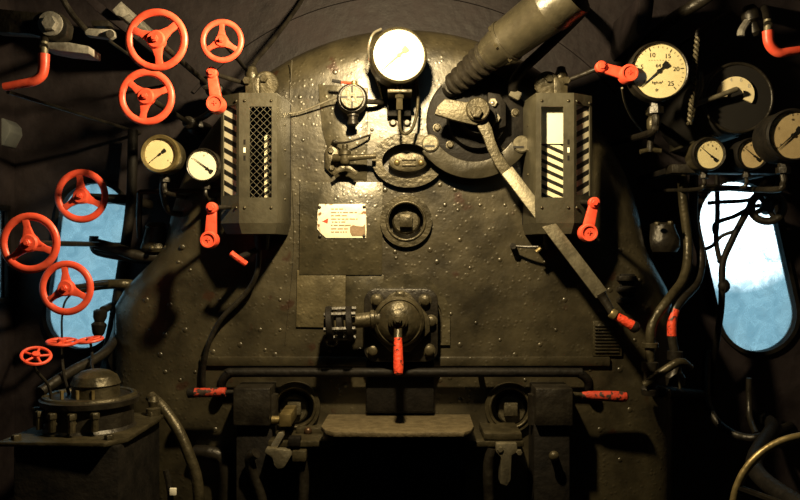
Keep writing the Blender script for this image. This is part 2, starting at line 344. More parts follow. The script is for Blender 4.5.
# ------------------------------------------------------------------ gauges
def dial_marks(R, ticks, nums, a0, a1, size, y, extra=()):
    mb = MB()
    for i in range(ticks + 1):
        a = math.radians(a0 + (a1 - a0) * i / ticks); big = i % 5 == 0
        d = V((math.cos(a), 0, math.sin(a))); w = V((-d.z, 0, d.x)) * (R * (.016 if big else .009))
        p, q = d * R * .93, d * R * (.80 if big else .86)
        mb.faces([p + w + V((0, y, 0)), p - w + V((0, y, 0)), q - w + V((0, y, 0)), q + w + V((0, y, 0))], [(0, 1, 2, 3)])
    for k, t in enumerate(nums):
        a = math.radians(a0 + (a1 - a0) * k / (len(nums) - 1))
        mb.text(t, (R * .64 * math.cos(a), y, R * .64 * math.sin(a)), size, depth=.0003)
    for t, x, z, sz in extra: mb.text(t, (x * R, y, z * R), sz, depth=.0003)
    return mb
def gauge(px, py, r, y, depth, label, needle, dial='cream', case='iron', bezel='iron', yaw=0, pitch=0, marks=None, ink='ink', bez=.14, stem=None, y_end=.355, needle_m='ink', needle_off=0.):
    c = P(px, py, y); R = U(r, y)
    t = thing('pressure_gauge', label, 'gauge', c, 'round dial gauges in the cab', True)
    MB().lathe((0, 0, 0), (0, 1, 0), [(R * .97, .004), (R, .01), (R, depth - .008), (R * .9, depth)], 48).build('case', case, t)
    MB().lathe((0, 0, 0), (0, 1, 0), [(R * (1 - bez), .008), (R * (1 - bez * .9), -.004), (R * .97, -.006), (R * 1.03, 0), (R * 1.03, .012), (R * .98, .014)], 48, False).build('bezel', bezel, t)
    Rd = R * (1 - bez * .8)
    dl = MB().lathe((0, 0, 0), (0, 1, 0), [(Rd, .0025), (Rd, .006)], 48).build('dial', dial, t)
    (marks or (lambda: dial_marks(Rd, 25, (), 215, -40, .01, .0018)))() .build('dial_marking', ink, dl)
    a = math.radians(needle); d = V((math.cos(a), 0, math.sin(a))); w = V((-d.z, 0, d.x))
    n = MB(); o = V((0, .0, 0)) - d * needle_off * Rd
    def q(l, ww): return [o + d * l * Rd + w * ww * Rd, o + d * l * Rd - w * ww * Rd]
    vs = []
    for l, ww in ((.88 + needle_off * .8, .008), (.1, .03), (-.2, .04), (-.24, .10), (-.42, .13), (-.44, .08)): vs += q(l, ww)
    n.faces([v + V((0, yy, 0)) for yy in (-.0012, .0002) for v in vs], [(2 * i, 2 * i + 1, 2 * i + 3, 2 * i + 2) for i in range(5)] + [(12 + 2 * i, 12 + 2 * i + 1, 12 + 2 * i + 3, 12 + 2 * i + 2) for i in range(5)])
    n.cyl(o + V((0, -.002, 0)), o + V((0, .002, 0)), Rd * .075, seg=14)
    n.build('needle', needle_m, dl)
    MB().lathe((0, 0, 0), (0, 1, 0), [(Rd * 1.02, -.0035), (Rd * 1.02, -.0025)], 48).build('glass', 'glass', t)
    t.rotation_euler = (math.radians(pitch), 0, math.radians(yaw))
    if stem is not None:
        b = V((0, depth * .55, -R * .9)); st = MB()
        st.lathe(b, (0, 0, -1), [(R * .2, 0), (R * .2, R * .25), (R * .28, R * .27), (R * .28, R * .5), (R * .14, R * .52)], 6)
        st.tube([b + V((0, 0, -R * .5)), b + V((0, .0, -R * .9)), b + V((stem[0] * .5, .05, -R * 1.1)), V((stem[0], y_end - y, stem[1]))], R * .13, 10)
        st.build('connecting_pipe', 'iron', t)
    return t
def m659():
    R = U(29, -.185) * .93
    return dial_marks(R, 25, ('0', '5', '10', '15', '20', '25'), 219, -47, R * .24, .0016, (('kg/cm²', -.05, -.42, R * .15), ('- - - - - - - -', 0, .42, R * .17), ('64', -.02, .2, R * .2), ('*', -.08, -.76, R * .3)))
gauge(399, 55, 27.4, -.16, .09, 'large white dial pressure gauge at the top centre of the boiler, glaring in the lamplight', 222, 'dial', 'cast', 'cast', yaw=7, pitch=0, ink='faint', needle_m='needle', bez=.07, marks=lambda: dial_marks(U(27.4, -.16) * .94, 25, ('0', '5', '10', '15', '20', '25'), 219, -47, .012, .0018))
gauge(659, 71, 29, -.185, .06, 'large cream gauge numbered 0 to 25 at the upper right beside the right water gauge', 221, 'cream', 'iron', 'iron', yaw=-2, marks=m659, bez=.07, stem=(-.01, -.13))
gauge(160, 154, 19, -.2, .08, 'cream gauge in a deep brassy case, left of two beside the left water gauge', 218, 'cream', 'cast', 'brass', bez=.2, marks=lambda: dial_marks(U(19, -.2) * .84, 10, ('0', '', '', '', '', '8'), 219, -40, .006, .0018), stem=(.01, -.10), y_end=.355)
gauge(203, 165, 16.5, -.14, .06, 'white gauge with long diagonal needle, right of two beside the left water gauge', 143, 'dial', 'iron', 'iron', bez=.1, marks=lambda: dial_marks(U(16.5, -.14) * .9, 8, ('', '', '0', '', ''), 150, 20, .008, .0018), stem=(0, -.07), y_end=.1, needle_off=.35)
gauge(709, 154, 16.5, -.12, .07, 'small cream gauge above the right window, left of a pair', 139, 'cream', 'cast', 'iron', bez=.14, marks=lambda: dial_marks(U(16.5, -.12) * .87, 8, ('0', '2', '4', '6', '8'), 155, 35, .008, .0018), stem=(-.01, -.07), needle_off=.25)
gauge(752, 154, 16, -.12, .07, 'small dim yellowed gauge above the right window, right of a pair', 140, 'aged', 'dark', 'dark', bez=.14, marks=lambda: dial_marks(U(16, -.12) * .87, 8, ('0', '2', '4', '6', '8'), 155, 35, .008, .0018), stem=(-.01, -.07), needle_off=.25)
gauge(793, 135, 26, -.25, .1, 'dim aged gauge cut off by the right edge of the picture', 222, 'aged', 'dark', 'dark', bez=.1, marks=lambda: dial_marks(U(26, -.25) * .92, 20, ('0', '5', '10', '15', '20'), 219, -40, .008, .0018), stem=(-.02, -.09))
# the dark instrument with a crescent scale
t = thing('speed_indicator', 'dark round instrument showing only a cream crescent scale, upper right', 'gauge', P(738, 98, -.10))
c = P(738, 98, -.10)
MB().lathe(c, (0, 1, 0), [(U(32), 0), (U(34), .01), (U(34), .40)], 48).build('case', 'ink', t)
MB().torus(c, (0, 1, 0), U(33), U(1.6)).build('bezel', 'iron', t)
cs = MB(); lo, li = [], []
for i in range(25):
    a = math.radians(195 - 225 * i / 24); lo.append((736 + 18.5 * math.cos(a), 94 - 17.5 * math.sin(a))); li.append((736 + 8.5 * math.cos(a), 95 - 8 * math.sin(a)))
cs.prism(lo + li[::-1], -.108, -.101, .0).build('scale', 'cream', t)
nm = MB()
for x, y, s in ((722, 84, '2'), (731, 80, '4'), (741, 80, '6'), (749, 86, '8')): nm.text(s, P(x, y, -.1085), U(5.5))
nm.build('dial_marking', 'faint', t)

# bracket, siphon and capillary under the large gauge
t = thing('gauge_bracket', 'tee shaped bracket with nut and siphon loop holding the large white gauge', 'bracket', P(400, 110, 0))
MB().pbox(387, 92, 411, 116, -.03, .002, .003).build('back_plate', 'dark', t)
MB().pbox(387.5, 89, 412, 92.5, -.13, -.0, .002).build('cross_bar', 'cast', t)
mb = MB(); mb.cyl(P(399.5, 82, -.11), P(399.5, 93, -.11), U(3.2, -.11)); mb.lathe(P(399.5, 93, -.11), (0, 0, -1), [(U(4.5), 0), (U(4.5), U(5)), (U(3.4), U(5.2)), (U(3.4), U(16))], 6); mb.build('union_nut', 'cast', t)
MB().tube([P(399.5, 105, -.11), P(399.5, 122, -.11), P(401, 131, -.105), P(406, 134, -.10), P(412, 129, -.09), P(416.5, 115, -.07), P(418, 98, -.05), P(417, 84, -.03), P(416, 74, -.005)], U(1.6), 10).build('siphon_pipe', 'cast', t)
for x in (393, 407): MB().bolt(P(x, 123, .001), FWD, U(3.2), U(4)).build('bolt', 'plate', t)
solo(MB().tube([P(383, 99, -.005), P(381, 92, -.02), P(375, 75, -.06), P(369, 57, -.12), P(369, 45, -.14), P(373, 34, -.14), P(381, 29, -.12)], U(1.2), 8), 'capillary_pipe', 'bright', 'thin bright pipe curling round the left side of the large white gauge', 'pipe')

# ------------------------------------------------------------------ handwheels
def handwheel(px, py, r, y, y_end, spoke, label, axis=None, name='handwheel_valve', spindle='iron', body=True, rimw=.13):
    c = P(px, py, y); R = U(r, y)
    t = thing(name, label, 'handwheel', c, 'red handwheels', True)
    k = R * rimw
    MB().torus((0, 0, 0), (0, 1, 0), R - k, k, 56, 12, .7).build('rim', 'red', t)
    for i in range(3):
        a = math.radians(spoke + 120 * i); d = V((math.cos(a), 0, math.sin(a))); w = V((-d.z, 0, d.x))
        mb = MB()
        mb.loft([[d * R * l + w * R * ww + V((0, -th, 0)), d * R * l - w * R * ww + V((0, -th, 0)), d * R * l - w * R * ww + V((0, th, 0)), d * R * l + w * R * ww + V((0, th, 0))] for l, ww, th in ((.15, .24, R * .09), (.30, .16, R * .08), (.55, .105, R * .06), (.86, .125, R * .055))], bev=R * .02)
        mb.build('spoke', 'red', t)
    MB().lathe((0, 0, 0), (0, -1, 0), [(R * .2, -R * .2), (R * .29, -R * .12), (R * .30, R * .08), (R * .25, R * .16)], 28).build('hub', 'red', t)
    mb = MB(); mb.hexa((0, -R * .15, 0), (0, -1, 0), R * .12, R * .1); mb.cyl((0, -R * .2, 0), (0, -R * .34, 0), R * .065, seg=12); mb.build('nut', 'red', t)
    Ls = y_end - y
    MB().cyl((0, R * .1, 0), (0, Ls, 0), max(R * .1, .006), seg=14).build('spindle', spindle, t)
    if body:
        mb = MB(); L0 = Ls * .62
        mb.lathe((0, L0, 0), (0, 1, 0), [(R * .17, 0), (R * .26, .005), (R * .26, .03), (R * .2, .035), (R * .2, Ls * .12), (R * .36, Ls * .13), (R * .36, Ls * .2), (R * .28, Ls * .21), (R * .42, Ls * .3), (R * .42, Ls * .4)], 20)
        mb.build('valve_bonnet', spindle, t)
    return t
handwheel(156.5, 40, 31.5, -.44, .36, -83, 'largest red handwheel, top left, overlapping the wheel below it', rimw=.12)
handwheel(222, 41, 22, -.26, .36, 90, 'red handwheel just above the left water gauge, right of the largest wheel')
handwheel(146.5, 97, 28.5, -.30, .36, 20, 'red handwheel tucked directly below the largest wheel')
handwheel(81.5, 196, 27, -.07, .36, 95, 'red handwheel over the top of the left window', body=False)
handwheel(30, 243, 30.5, -.38, .36, 100, 'red handwheel left of the left window, nearest the picture edge', body=False)
handwheel(66.5, 288, 27.5, -.22, .15, 95, 'red handwheel over the lower half of the left window', body=False)

def small_wheel(px, py, r, y, axis, label, stem_to):
    c = P(px, py, y); R = U(r, y); t = thing('small_handwheel', label, 'handwheel', c, 'small red lubricator handwheels')
    mb = MB(); mb.torus(c, axis, R, R * .13, 40, 8); mb.build('rim', 'red', t)
    x, yy, z = mb.frame(axis)
    for i in range(5):
        a = 2 * PI * i / 5; d = x * math.cos(a) + yy * math.sin(a)
        MB().tube([c, c + d * R], R * .1, 8).build('spoke', 'red', t)
    MB().cyl(c - z * R * .2, c + z * R * .25, R * .28).build('hub', 'red', t)
    MB().tube([c, c - V(axis).normalized() * .04, *stem_to], R * .12, 8).build('spindle', 'iron', t)

# ------------------------------------------------------------------ valve manifold over the left window
def pipe(label, pts, r, m='iron', name='steam_pipe', group=None, flanges=(), sub=8):
    q = [P(*p) for p in pts]; rr = U(r, pts[0][2])
    if not flanges: return solo(MB().tube(q, rr, 14, sub), name, m, label, 'pipe', group)
    t = thing(name, label, 'pipe', q[0], group)
    MB().tube(q, rr, 14, sub).build('run', m, t)
    for i, j in flanges:
        d = (q[j] - q[i]).normalized(); MB().cyl(q[i] - d * rr * .5, q[i] + d * rr * .5, rr * 1.7, seg=16, bev=rr * .1).build('flange', m, t)
    return t
t = thing('angle_valve', 'dark angle valve with a domed bonnet at the plate edge right of the left window', 'valve', P(152, 240, .1))
MB().lathe(P(156, 252, .12), (0, 0, 1), [(U(14), 0), (U(16), U(4)), (U(14), U(10)), (U(10), U(26)), (U(11), U(27)), (U(8), U(31))], 24).build('bonnet', 'cast', t)
MB().tube([P(168, 256, .12), P(140, 256, .10), P(120, 250, .10), P(96, 244, .10)], U(6), 14).build('branch', 'iron', t)
MB().tube([P(156, 250, .12), P(158, 248, .24), P(158, 248, .33)], U(11), 14).build('tail', 'iron', t)
for x in (152, 166): MB().dome(P(x, 248, .06), FWD, U(3), U(3), 4, 10).build('bolt', 'cast', t)
pipe('dark pipe crossing the left window at mid height', [(94, 236, .12), (94, 246, .12), (100, 252, .12), (125, 257, .12), (150, 262, .2), (170, 270, .33)], 4.5)
pipe('upper dark pipe stub crossing the left window behind the top wheel', [(86, 198, .2), (110, 199, .2), (130, 200, .25), (150, 205, .33)], 5)
pipe('lower pipe from the left window to the boiler edge', [(76, 290, .10), (100, 285, .10), (125, 284, .10), (137, 286, .16), (150, 288, .33)], 5, 'cast')
pipe('vertical dark pipe along the inner edge of the left window', [(133, 130, .25), (131, 200, .22), (124, 255, .22), (114, 320, .22), (106, 365, .2), (112, 405, -.1)], 5, 'dark')
pipe('curved dark pipe rising from the lubricator past the left window', [(40, 392, -.3), (70, 372, -.2), (105, 352, -.05), (117, 330, .15), (118, 300, .30), (125, 292, .352)], 5.5, 'iron')
pipe('dark horizontal conduit below the two left gauges', [(140, 192, .0), (180, 191, .0), (222, 190, .0), (232, 191, -.03)], 2.6, 'iron', 'conduit')
pipe('dark vertical pipe below the two left gauges', [(140, 192, 0), (139, 215, .05), (140, 238, .1)], 3, 'iron')
pipe('bent dark pipe from the left gauges to the boiler edge', [(163, 178, -.16), (163, 195, -.1), (170, 212, -.02), (190, 215, .05), (205, 222, .13)], 3, 'iron')
t = thing('check_valve', 'small dark valve hanging below the wheels in front of the left window', 'valve', P(100, 320, .1))
MB().lathe(P(98, 336, .1), (.1, 0, 1), [(U(4), 0), (U(6), U(3)), (U(8), U(12)), (U(5), U(15)), (U(7), U(20)), (U(7), U(26)), (U(4), U(28))], 18).build('body', 'iron', t)
MB().tube([P(103, 310, .1), P(114, 305, .2), P(125, 304, .33)], U(4), 12).build('branch', 'iron', t)
pipe('thin wire hanging in front of the left window above the small wheels', [(80, 288, .07), (66, 300, .1), (62, 318, .0), (62, 341, -.25)], 1, 'dark', 'wire')
MB_port = thing('inspection_hole_cover', 'round black cover on the plate edge low at the left', 'cover', P(126, 357, .1))
MB().prism(ell(124, 356, 17, 21), .06, .13, .004).build('disc', 'dark', MB_port)
MB().bolt(P(130, 366, .061), FWD, U(2.5), U(3)).build('bolt', 'iron', MB_port)

# ------------------------------------------------------------------ water gauges
def striped(mb, a, b, c, d, n, slant):
    bm = mb.bm; uv = bm.loops.layers.uv.verify()
    vs = [bm.verts.new(p) for p in (a, b, c, d)]; f = bm.faces.new(vs); k = n / 3.1831
    for l, (u, v) in zip(f.loops, ((0, 0), (0, slant), (0, n + slant), (0, n))): l[uv].uv = (u, v * .31416)
    g = bmesh.ops.extrude_face_region(bm, geom=[f])
    return mb
def water_gauge(mir, label):
    F = (lambda x: 813 - x) if mir else (lambda x: x)
    yf, yl, yr = -.16, -.115, -.02
    t = thing('water_gauge', label, 'water gauge', P(F(258), 160, 0), 'water level gauges in slotted guards')
    zt, zb = P(0, 95, yf).z, P(0, 223, yf).z
    A, B, Cc, D = P(F(221), 0, yl), P(F(239), 0, yf), P(F(277), 0, yf), P(F(290), 0, yr)
    def face(a, b, hole, name, z0=zb, z1=zt):
        a, b = V((a.x, a.y, 0)), V((b.x, b.y, 0)); e = b - a; nn = V((-e.y, e.x, 0)).normalized()
        if nn.y < 0: nn = -nn
        if hole is None:
            lo = [a + V((0, 0, z0)), b + V((0, 0, z0)), b + V((0, 0, z1)), a + V((0, 0, z1))]
            return MB().loft([lo, [p + nn * .003 for p in lo]], bev=.0008).build(name, 'guard', t)
        u0, u1, v0, v1 = hole; H = z1 - z0
        lo = [a + V((0, 0, z0)), b + V((0, 0, z0)), b + V((0, 0, z1)), a + V((0, 0, z1))]
        li = [a + e * u + V((0, 0, z0 + H * v)) for u, v in ((u0, v0), (u1, v0), (u1, v1), (u0, v1))]
        return MB().loft([li, lo, [p + nn * .004 for p in lo], [p + nn * .004 for p in li], li], False).build(name, 'guard', t), a, e, nn, H
    h_front = (.28, .86, .20, .91)
    fr = face(B, Cc, h_front, 'front_panel'); fl = face(A, B, (.12, .86, .22, .93), 'side_panel'); face(Cc, D, None, 'side_panel')
    MB().loft([[V((p.x, p.y, zt)) for p in (A, B, Cc, D)] + [V((D.x, .0, zt)), V((A.x, .0, zt))], [V((p.x, p.y, zt + .006)) for p in (A, B, Cc, D)] + [V((D.x, .0, zt + .006)), V((A.x, .0, zt + .006))]]).build('top_plate', 'guard', t)
    mid = lambda p, k: V((p.x + ((B.x + Cc.x) / 2 - p.x) * k, p.y * (1 - k * .4), 0))
    q0 = [A, B, Cc, D]; 
    MB().loft([[V((p.x, p.y, zb)) for p in q0] + [V((D.x, .0, zb)), V((A.x, .0, zb))], [V((mid(p, .12).x, mid(p, .12).y, zb - .03)) for p in q0] + [V((mid(D, .12).x, 0, zb - .03)), V((mid(A, .12).x, 0, zb - .03))]]).build('bottom_hopper', 'guard', t)
    for p in ((B, Cc, fr), (A, B, fl)):
        _, a, e, nn, H = p[2]
        for u in (.15, .85):
            for v in (.955, .12): MB().dome(a + e * u + V((0, 0, zb + H * v)) - nn * .0005, -nn, U(1.5), U(1.3), 3, 10).build('rivet', 'cast', p[2][0])
    for v in (.2, .4, .6, .8):
        p = Cc.lerp(D, .6); MB().dome(V((p.x, p.y, zb + (zt - zb) * v)), V((1 if not mir else -1, -.1, 0)), U(1.4), U(1.2), 3, 10).build('rivet', 'cast', t)
    # striped plates seen through the slots, a gauge glass tube and the slot panes
    _, a, e, nn, H = fl
    mb = MB(); s = e.normalized()
    def sp(a, e, nn, u0, u1, v0, v1, dep, n, sl):
        mb = MB(); o = nn * dep
        q = [a + e * u + V((0, 0, zb + H * v)) + o for u, v in ((u0, v0), (u1, v0), (u1, v1), (u0, v1))]
        bm = mb.bm; uv = bm.loops.layers.uv.verify()
        f = bm.faces.new([bm.verts.new(p) for p in q]); b = bm.faces.new([bm.verts.new(p + nn * .003) for p in q])
        for ff in (f, b):
            for l, w in zip(ff.loops, (0, sl, n + sl, n)): l[uv].uv = (0, w * .31416)
        return mb.build('striped_back_plate', 'stripes', t)
    sp(a, e, nn, -.1, 1.0, .17, .95, .0075, 9, 1.2)
    _, a, e, nn, H = fr
    if mir:
        sp(a, e, nn, .2, .9, .15, .62, .03, 7, -1.4)
        MB().box(*(lambda p, q: (p, q))(a + e * .2 + V((0, .028, zb + H * .63)), a + e * .9 + V((0, .031, zb + H * .95))), 0).build('pane_reflection_plate', 'dial', t)  # white sheet added as the reflection in the slot glass
    else:
        sp(a, e, nn, .62, .95, .17, .70, .03, 9, -1.2)
    x0 = a + e * .45
    MB().cyl(V((x0.x, -.085, zb + .005)), V((x0.x, -.085, zt - .002)), .009, seg=16).build('gauge_tube', 'glass', t)
    MB().loft([[a + e * u + V((0, 0, zb + H * v)) + nn * .005 for u, v in ((.22, .17), (.92, .17), (.92, .94), (.22, .94))], [a + e * u + V((0, 0, zb + H * v)) + nn * .007 for u, v in ((.22, .17), (.92, .17), (.92, .94), (.22, .94))]]).build('pane', 'glass', t)
    mbk = MB(); mbk.box(V((min(A.x, D.x), -.012, zb)), V((max(A.x, D.x), .003, zt)), 0); mbk.build('back_plate', 'dark', t)
    if not mir:
        w = MB(); nx, nz = 6, 22
        u0, u1, v0, v1 = h_front; X0, X1 = a.x + e.x * u0, a.x + e.x * u1; Z0, Z1 = zb + H * v0, zb + H * v1; st = (X1 - X0) / 3.2
        for sgn in (1, -1):
            k = Z0 - (X1 - X0)
            while k < Z1 + (X1 - X0):
                # line z = k + sgn*(x-X0), clipped to the slot
                pts = []
                xs = sorted([X0, X1]); 
                lo = max(xs[0], X0 + min((Z0 - k) * sgn, (Z1 - k) * sgn)); hi = min(xs[1], X0 + max((Z0 - k) * sgn, (Z1 - k) * sgn))
                if hi - lo > .002: w.tube([V((lo, yf + .002, k + sgn * (lo - X0))), V((hi, yf + .002, k + sgn * (hi - X0)))], .0006, 5)
                k += st
        w.build('wire_mesh', 'mesh', fr[0])
    # small slots on the ridge
    for i in range(3):
        p = P(F(244.5), 142 + 8 * i, yf - .0004); MB().box(p + V((-.003, 0, -.007)), p + V((.003, .001, .007)), 0).build('slot', 'dial' if i == 1 else 'dark', t)
    # upper fitting
    MB().pbox(min(F(245), F(259)), 77, max(F(245), F(259)), 96, -.13, -.0, .004).build('upper_cock', 'cast', t)
    mb = MB(); mb.lathe(P(F(252), 79, -.09), (0, 0, 1), [(U(6), 0), (U(6.5), U(4)), (U(5), U(7)), (U(4), U(11)), (U(2.5), U(12))], 20); mb.build('cap', 'cast', t)
    MB().cyl(P(F(266), 84, -.10), P(F(266), 84, .002), U(12.5, -.1), seg=32, bev=.003).build('flange', 'cast', t)
    for x, y, yy in ((247, 81, -.13), (264, 79, -.10)): MB().hexa(P(F(x), y, yy), FWD, U(4), U(4)).build('bolt', 'cast', t)
    # lower cock, drain
    MB().cyl(V((P(F(262), 0, -.07).x, -.07, zb - .03)), V((P(F(262), 0, -.07).x, -.07, zb - .075)), U(8), U(6), 20).build('lower_cock', 'dark', t)
    MB().cyl(V((P(F(262), 0, -.07).x, -.07, zb - .055)), V((P(F(262), 0, -.07).x, .003, zb - .055)), U(5), seg=16).build('mounting_stud', 'dark', t)
    return t
water_gauge(False, 'left water gauge in a grey guard with wire mesh over its striped slot')
water_gauge(True, 'right water gauge in a grey guard with bare glass slots')

def crank(pt, pb, fr, label, y, rb=9., ra=4.6):
    t = thing('crank_handle', label, 'crank handle', P(*pt, y), 'red crank handles of the water gauges')
    a, b = P(*pt, y), P(*pb, y); d = (b - a).normalized(); w = V((-d.z, 0, d.x)); s = U(1, y)
    lo = [a + w * ra * s, a - w * ra * s, b - w * ra * 1.35 * s, b + w * ra * 1.35 * s]
    MB().loft([[p + V((0, -.006, 0)) for p in lo], [p + V((0, .008, 0)) for p in lo]], bev=.003).build('arm', 'red', t)
    MB().lathe(a + V((0, .012, 0)), FWD, [(5.2 * s, 0), (5.8 * s, .003), (5.8 * s, .02), (4.5 * s, .024)], 20).build('hub', 'red', t)
    mb = MB(); mb.lathe(b + V((0, .016, 0)), FWD, [(rb * .8 * s, 0), (rb * s, .006), (rb * s, .042), (rb * .9 * s, .046), (rb * .72 * s, .046), (rb * .68 * s, .042), (rb * .1 * s, .042)], 28)
    mb.text('A' if 0 else '+', b + V((0, -.028, 0)), rb * 1.1 * s, depth=.002); mb.build('boss', 'red', t)
    mb = MB(); mb.hexa(a + V((0, -.012, 0)), FWD, 3.2 * s, .006); mb.build('nut', 'red', t)
    MB().tube([a + V((0, .004, 0)), P(*fr)], 2.4 * s, 12).build('spindle', 'iron', t)
crank((212, 73), (217, 105), (247, 84, -.10), 'red crank handle hanging at the top of the left water gauge', -.22)
crank((212, 208), (210.5, 240), (242, 206, -.10), 'red crank handle at the foot of the left water gauge', -.2, 8.5)
crank((601, 67), (627, 75), (566, 81, -.10), 'red crank handle pointing sideways at the big numbered gauge, upper right', -.175, 9)
crank((594, 203), (587, 233), (572, 201, -.10), 'red crank handle at the foot of the right water gauge', -.2, 9)

t = thing('drain_cock', 'small red drain handle below the left water gauge', 'drain cock', P(240, 258, -.07))
MB().tube([P(231, 253, -.14), P(236, 257, -.14), P(246, 264, -.13)], U(3), 10).build('handle', 'redworn', t)
MB().tube([P(238, 258, -.135), P(252, 252, -.08), P(257, 250, -.07)], U(3), 10).build('stem', 'dark', t)
t = thing('drain_cock', 'small brassy drain cock on a rod below the right water gauge', 'drain cock', P(545, 246, -.05))
MB().tube([P(513, 246, -.03), P(530, 247, -.05), P(545, 246, -.06), P(552, 242, -.06)], U(1.4), 8).build('rod', 'iron', t)
MB().tube([P(536, 252, -.06), P(543, 246, -.06), P(548, 240, -.05)], U(2.2), 10).build('handle', 'brass', t)
MB().cyl(P(513, 246, -.04), P(513, 246, .002), U(3)).build('foot', 'iron', t)
pipe('thin dark drain pipe curving down the plate below the left water gauge', [(259, 249, -.06), (257, 272, -.05), (246, 293, -.035), (222, 318, -.03), (210, 340, -.03), (204, 365, -.02), (203, 386, -.012), (203, 396, .01)], 2.6, 'iron', 'drain_pipe')
pipe('thin wire running across the plate from the left water gauge to the slotted cock', [(288, 114, -.02), (300, 112, -.02), (318, 105, -.03), (333, 99, -.04), (344, 97, -.05)], .9, 'bright', 'wire')
pipe('thin capillary curving down from the right crank handle', [(622, 88, -.18), (625, 103, -.1), (632, 118, 0), (641, 130, .12), (648, 140, .34)], 1.1, 'steel', 'wire')

# ------------------------------------------------------------------ slotted cock, small cock
t = thing('test_cock', 'small valve with a pale cross-slotted round cap left of the large white gauge', 'valve', P(352, 100, 0))
MB().lathe(P(352, 98, -.075), (0, 1, 0), [(U(13), 0), (U(15), .01), (U(15), .03), (U(11), .035), (U(11), .077)], 32).build('body', 'iron', t)
cp = MB(); cp.lathe(P(352, 97, -.09), (0, 1, 0), [(U(10.5), 0), (U(11.2), .003), (U(11.2), .02)], 32); cp.build('slotted_cap', 'olive', t)
sl = MB()
for a in range(4):
    d = V((math.cos(a * PI / 2), 0, math.sin(a * PI / 2))); w = V((-d.z, 0, d.x)); c0 = P(352, 97, -.0905)
    p, q = c0 + d * U(4.2), c0 + d * U(10.6); sl.loft([[p + w * U(.9), p - w * U(.9), q - w * U(.9), q + w * U(.9)], [v + V((0, .002, 0)) for v in (p + w * U(.9), p - w * U(.9), q - w * U(.9), q + w * U(.9))]])
sl.cyl(P(352, 97, -.0905), P(352, 97, -.08), U(1.4), seg=12); sl.build('slot', 'ink', t)
mb = MB(); mb.lathe(P(353, 110, -.05), (0, 0, -1), [(U(6), 0), (U(6), U(6)), (U(4.5), U(7)), (U(4.5), U(10)), (U(5.5), U(11)), (U(5.5), U(14)), (U(3), U(15))], 12); mb.build('lower_nut', 'iron', t)
mb = MB(); mb.lathe(P(354, 88, -.06), (0, 0, 1), [(U(5), 0), (U(5), U(3)), (U(3.5), U(4)), (U(3.5), U(6)), (U(2), U(7))], 12); mb.build('packing_nut', 'brass', t)
MB().tube([P(353, 83, -.06), P(346, 82.5, -.065), P(340, 82, -.07)], U(1.4), 8).build('lever', 'redworn', t, 'red lever shank')
MB().tube([P(341, 82.2, -.07), P(332, 80.5, -.075)], U(1.7), 8).build('lever_tip', 'ink', t, 'black lever tip')
MB().tube([P(362, 101, -.05), P(374, 102, -.04), P(383, 102, -.02), P(385, 99, .001)], U(2.6), 10).build('branch_pipe', 'iron', t)
t = thing('wing_nut_cock', 'small cock with a wing nut on a diamond flange above the notice plate', 'valve', P(347, 158, 0))
MB().prism([(325, 150), (331, 145), (338, 150), (339, 168), (332, 175), (325, 168)], -.015, .001, .002).build('flange', 'cast', t)
for p in ((331, 151), (332, 168)): MB().hexa(P(*p, -.014), FWD, U(3), U(3)).build('bolt', 'cast', t)
MB().tube([P(334, 158, -.03), P(346, 158, -.045), P(360, 157, -.05), P(376, 156, -.055)], U(4.2), 12, r2=U(2.6)).build('body', 'cast', t)
mb = MB(); mb.lathe(P(345, 164, -.045), (0, 0, 1), [(U(4), 0), (U(5), U(2)), (U(5), U(8)), (U(6), U(9)), (U(6), U(13)), (U(3), U(15)), (U(3), U(19))], 14); mb.build('bonnet', 'cast', t)
for s in (-1, 1): MB().prism([(345, 166), (345 + s * 5, 166), (345 + s * 13, 172), (345 + s * 11, 176), (345 + s * 5, 172), (345, 171)], -.05, -.043, .001).build('wing', 'cast', t)
MB().tube([P(335, 143, -.02), P(348, 142, -.045), P(367, 136, -.03), P(370, 135, .001)], U(1.1), 8).build('rod', 'iron', t)
MB().dome(P(335, 143, .001), FWD, U(3.5), .03).build('knob', 'iron', t)

# ------------------------------------------------------------------ washout openings
t = thing('oval_washout_door', 'oval raised washout door with a ribbed cover under the large white gauge', 'washout door', P(408, 160, 0))
MB().ring(ell(408, 160, 36, 27.5), ell(407.5, 161, 25.5, 17.5), -.022, .001).build('ring', 'cast', t)
MB().torus(P(408, 161, -.02), (0, 1, 0), 1, .0, 3, 3) if 0 else None
MB().prism(ell(408, 162, 19.5, 10), -.02, .0295, .005).build('cover', 'cast', t)
for x in (397, 421): MB().dome(P(x, 162.5, -.019), FWD, U(3.3), U(2.6), 4, 12).build('bolt', 'brass', t)
MB().pbox(402, 158, 416, 160.5, -.024, -.019, .001).build('rib', 'cast', t); MB().pbox(402, 164, 416, 166, -.024, -.019, .001).build('rib', 'cast', t)
def washout(px, py, r, ri, label, plug, ang=0):
    t = thing('washout_plug', label, 'washout plug', P(px, py, 0), 'round washout plugs in the backplate')
    MB().ring(ell(px, py, r, r), ell(px, py, ri, ri), -.016, .001).build('ring', 'cast', t)
    MB().torus(P(px, py, -.016), (0, 1, 0), U(ri + 1.5), U(1.4)).build('lip', 'cast', t)
    mb = MB(); mb.lathe(P(px, py, .0495), FWD, [(U(ri * .80), 0), (U(ri * .80), .03), (U(ri * .7), .036)], 24); pg = mb.build('plug', plug, t)
    c = P(px, py, .016); w = U(ri * .36)
    MB().box(c + V((-w, -.022, -w)), c + V((w, 0, w)), .002).build('square_head', plug, pg)
    return t
washout(406, 221, 26, 17.5, 'round washout plug below the oval washout door', 'cast')
washout(295, 407, 25, 18.5, 'round washout plug low at the left beside the left sliding box', 'dull')
washout(510, 408, 25, 18.5, 'round washout plug low at the right beside the right sliding box', 'dull')

